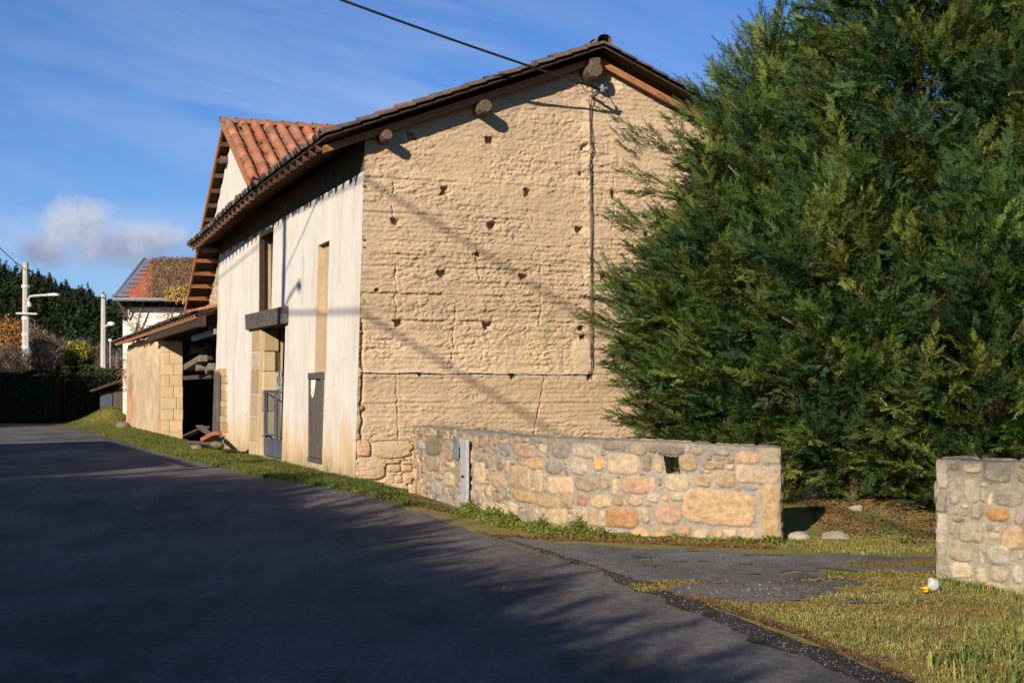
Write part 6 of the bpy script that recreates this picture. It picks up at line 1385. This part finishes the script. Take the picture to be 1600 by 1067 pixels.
# pebbles loosened along the driveway and tar strip
def pebbles(name, poly, n, r, seed, label, pal):
    rg = np.random.default_rng(seed); poly = np.array(poly); q = rg.uniform(poly.min(0), poly.max(0), (n * 6, 2)); q = q[in_poly(q, poly)][:n]; n = len(q); z = zg(q[:, 0], q[:, 1]) + .012
    base = np.array([(1, 0, 0), (0, 1, 0), (-1, 0, 0), (0, -1, 0), (0, 0, .8), (0, 0, -.8)], float); s = r * rg.uniform(.4, 1.3, (n, 1, 1)); V = base[None] * (1 + rg.uniform(-.3, .3, (n, 6, 3))) * s + np.column_stack([q, z])[:, None]
    f = np.array([(0, 1, 4), (1, 2, 4), (2, 3, 4), (3, 0, 4), (1, 0, 5), (2, 1, 5), (3, 2, 5), (0, 3, 5)]); Fp = (np.arange(n)[:, None, None] * 6 + f[None]).reshape(-1, 3)
    c = np.repeat(np.array(pal)[rg.integers(0, len(pal), n)], 6, 0); return tag(np_mesh(name, V.reshape(-1, 3), Fp, MAT['grass'], None, None, c), label, 'gravel', None, 'stuff')
PB = [(.24, .22, .19), (.17, .15, .135), (.13, .115, .10), (.32, .29, .24), (.18, .12, .08)]
pebbles('gravel', np.concatenate([smooth_path(sp_in, 1), smooth_path(sp_out, 1)[::-1]]), 2600, .006, 31, 'loose pebbles scattered on the dark tar strip', PB)
pebbles('gravel', np.concatenate([smooth_path(dr_top, 1), smooth_path(dr_bot, 1)[::-1]]), 1500, .006, 32, 'loose pebbles scattered on the driveway', PB)
pebbles('gravel', G([(1010, 920), (1470, 905), (1560, 1000), (1440, 1066), (1200, 975)]), 1500, .008, 33, 'small stones among the moss and grass', PB)
edge_d = np.array([gnd(1000 + i * 4.2, 916 + 8 * math.sin(i * .33) - i * .16) for i in range(110)]); edge_d = edge_d[~on_drive(edge_d)]
weeds('edge_moss_clump', edge_d, 4500, .13, .022, [(.20, .19, .04), (.24, .16, .04), (.16, .17, .04), (.20, .10, .05)], 'mossy clumps creeping over the driveway edge', 41, .028)
def leaves(name, poly, n, seed, label, L=.035):
    rg = np.random.default_rng(seed); poly = np.array(poly); q = rg.uniform(poly.min(0), poly.max(0), (n * 8, 2)); q = q[in_poly(q, poly)][:n]; n = len(q); z = zg(q[:, 0], q[:, 1]) + .018
    a = rg.uniform(0, 6.283, n); D = np.column_stack([np.cos(a), np.sin(a), rg.normal(0, .35, n)]); S_ = np.column_stack([-np.sin(a), np.cos(a), rg.normal(0, .35, n)]); P = np.column_stack([q, z]); l = (L * rg.uniform(.5, 1.2, n))[:, None]
    V = np.stack([P - D * l * .5, P + S_ * l * .3, P + D * l * .5, P - S_ * l * .3], 1).reshape(-1, 3); V[:, 2] = np.maximum(V[:, 2], np.repeat(z, 4) - .008)
    c = np.repeat(np.array([(.22, .11, .05), (.30, .18, .08), (.14, .08, .045), (.34, .24, .12)])[rg.integers(0, 4, n)], 4, 0); return tag(np_mesh(name, V, np.arange(4 * n).reshape(n, 4), MAT['grass'], None, None, c), label, 'leaves', None, 'stuff')
leaves('fallen_leaves', G([(700, 832), (560, 800), (560, 840), (900, 1000), (1300, 1066), (1400, 1066), (1000, 915), (860, 872)]), 260, 51, 'scattered dead leaves on the sunlit asphalt', .03)
leaves('fallen_leaves', G([(1000, 910), (1470, 900), (1600, 960), (1600, 1066), (1440, 1066), (1200, 975)]), 1500, 52, 'dead leaves lying in the mossy grass', .035)
leaves('fallen_leaves', [tuple(p) for p in verge], 1500, 53, 'dead leaves on the verge by the barn', .05)
# the round grey ball and yellow flower near the right wall
bx_, by_ = gnd(1458, 925); m_ = MB(); g_ = float(zg(bx_, by_)); m_.rock((bx_, by_, g_ + .07), (.055, .05, .068), 61, 3); tag(m_.build('round_stone', pmat('pale_grey_stone', (.30, .30, .31), (.46, .46, .47), 9, .8, .3, 40), smooth=True), 'round pale grey stone at the foot of the roadside wall', 'stone')
fx, fy = gnd(1447, 930); fl = thing('yellow_flower', 'small bright yellow flower beside the round pale stone', 'flower', (fx, fy, float(zg(fx, fy)))); g_ = float(zg(fx, fy))
m_ = MB()
for k in range(6):
    a = k * 1.047; m_.add([(fx, fy, g_ + .04), (fx + .05 * math.cos(a) - .02 * math.sin(a), fy + .05 * math.sin(a) + .02 * math.cos(a), g_ + .065), (fx + .075 * math.cos(a), fy + .075 * math.sin(a), g_ + .07), (fx + .05 * math.cos(a) + .02 * math.sin(a), fy + .05 * math.sin(a) - .02 * math.cos(a), g_ + .065)], [(0, 1, 2, 3)])
m_.build('petals', pmat('yellow_petal', (.75, .48, .02), (.85, .58, .04), 9, .6, 0, 1, transl=.2), fl)
m_ = MB(); m_.tube([(fx, fy, g_ + .035), (fx, fy, g_ + .085)], [.02, .026], 8); m_.build('trumpet', pmat('orange_petal', (.80, .42, .02), (.85, .5, .03), 9, .6, 0, 1), fl)
m_ = MB(); m_.tube([(fx + .02, fy, g_ - .01), (fx, fy, g_ + .04)], .006, 5); m_.build('stem', MAT['grass'].copy(), fl)
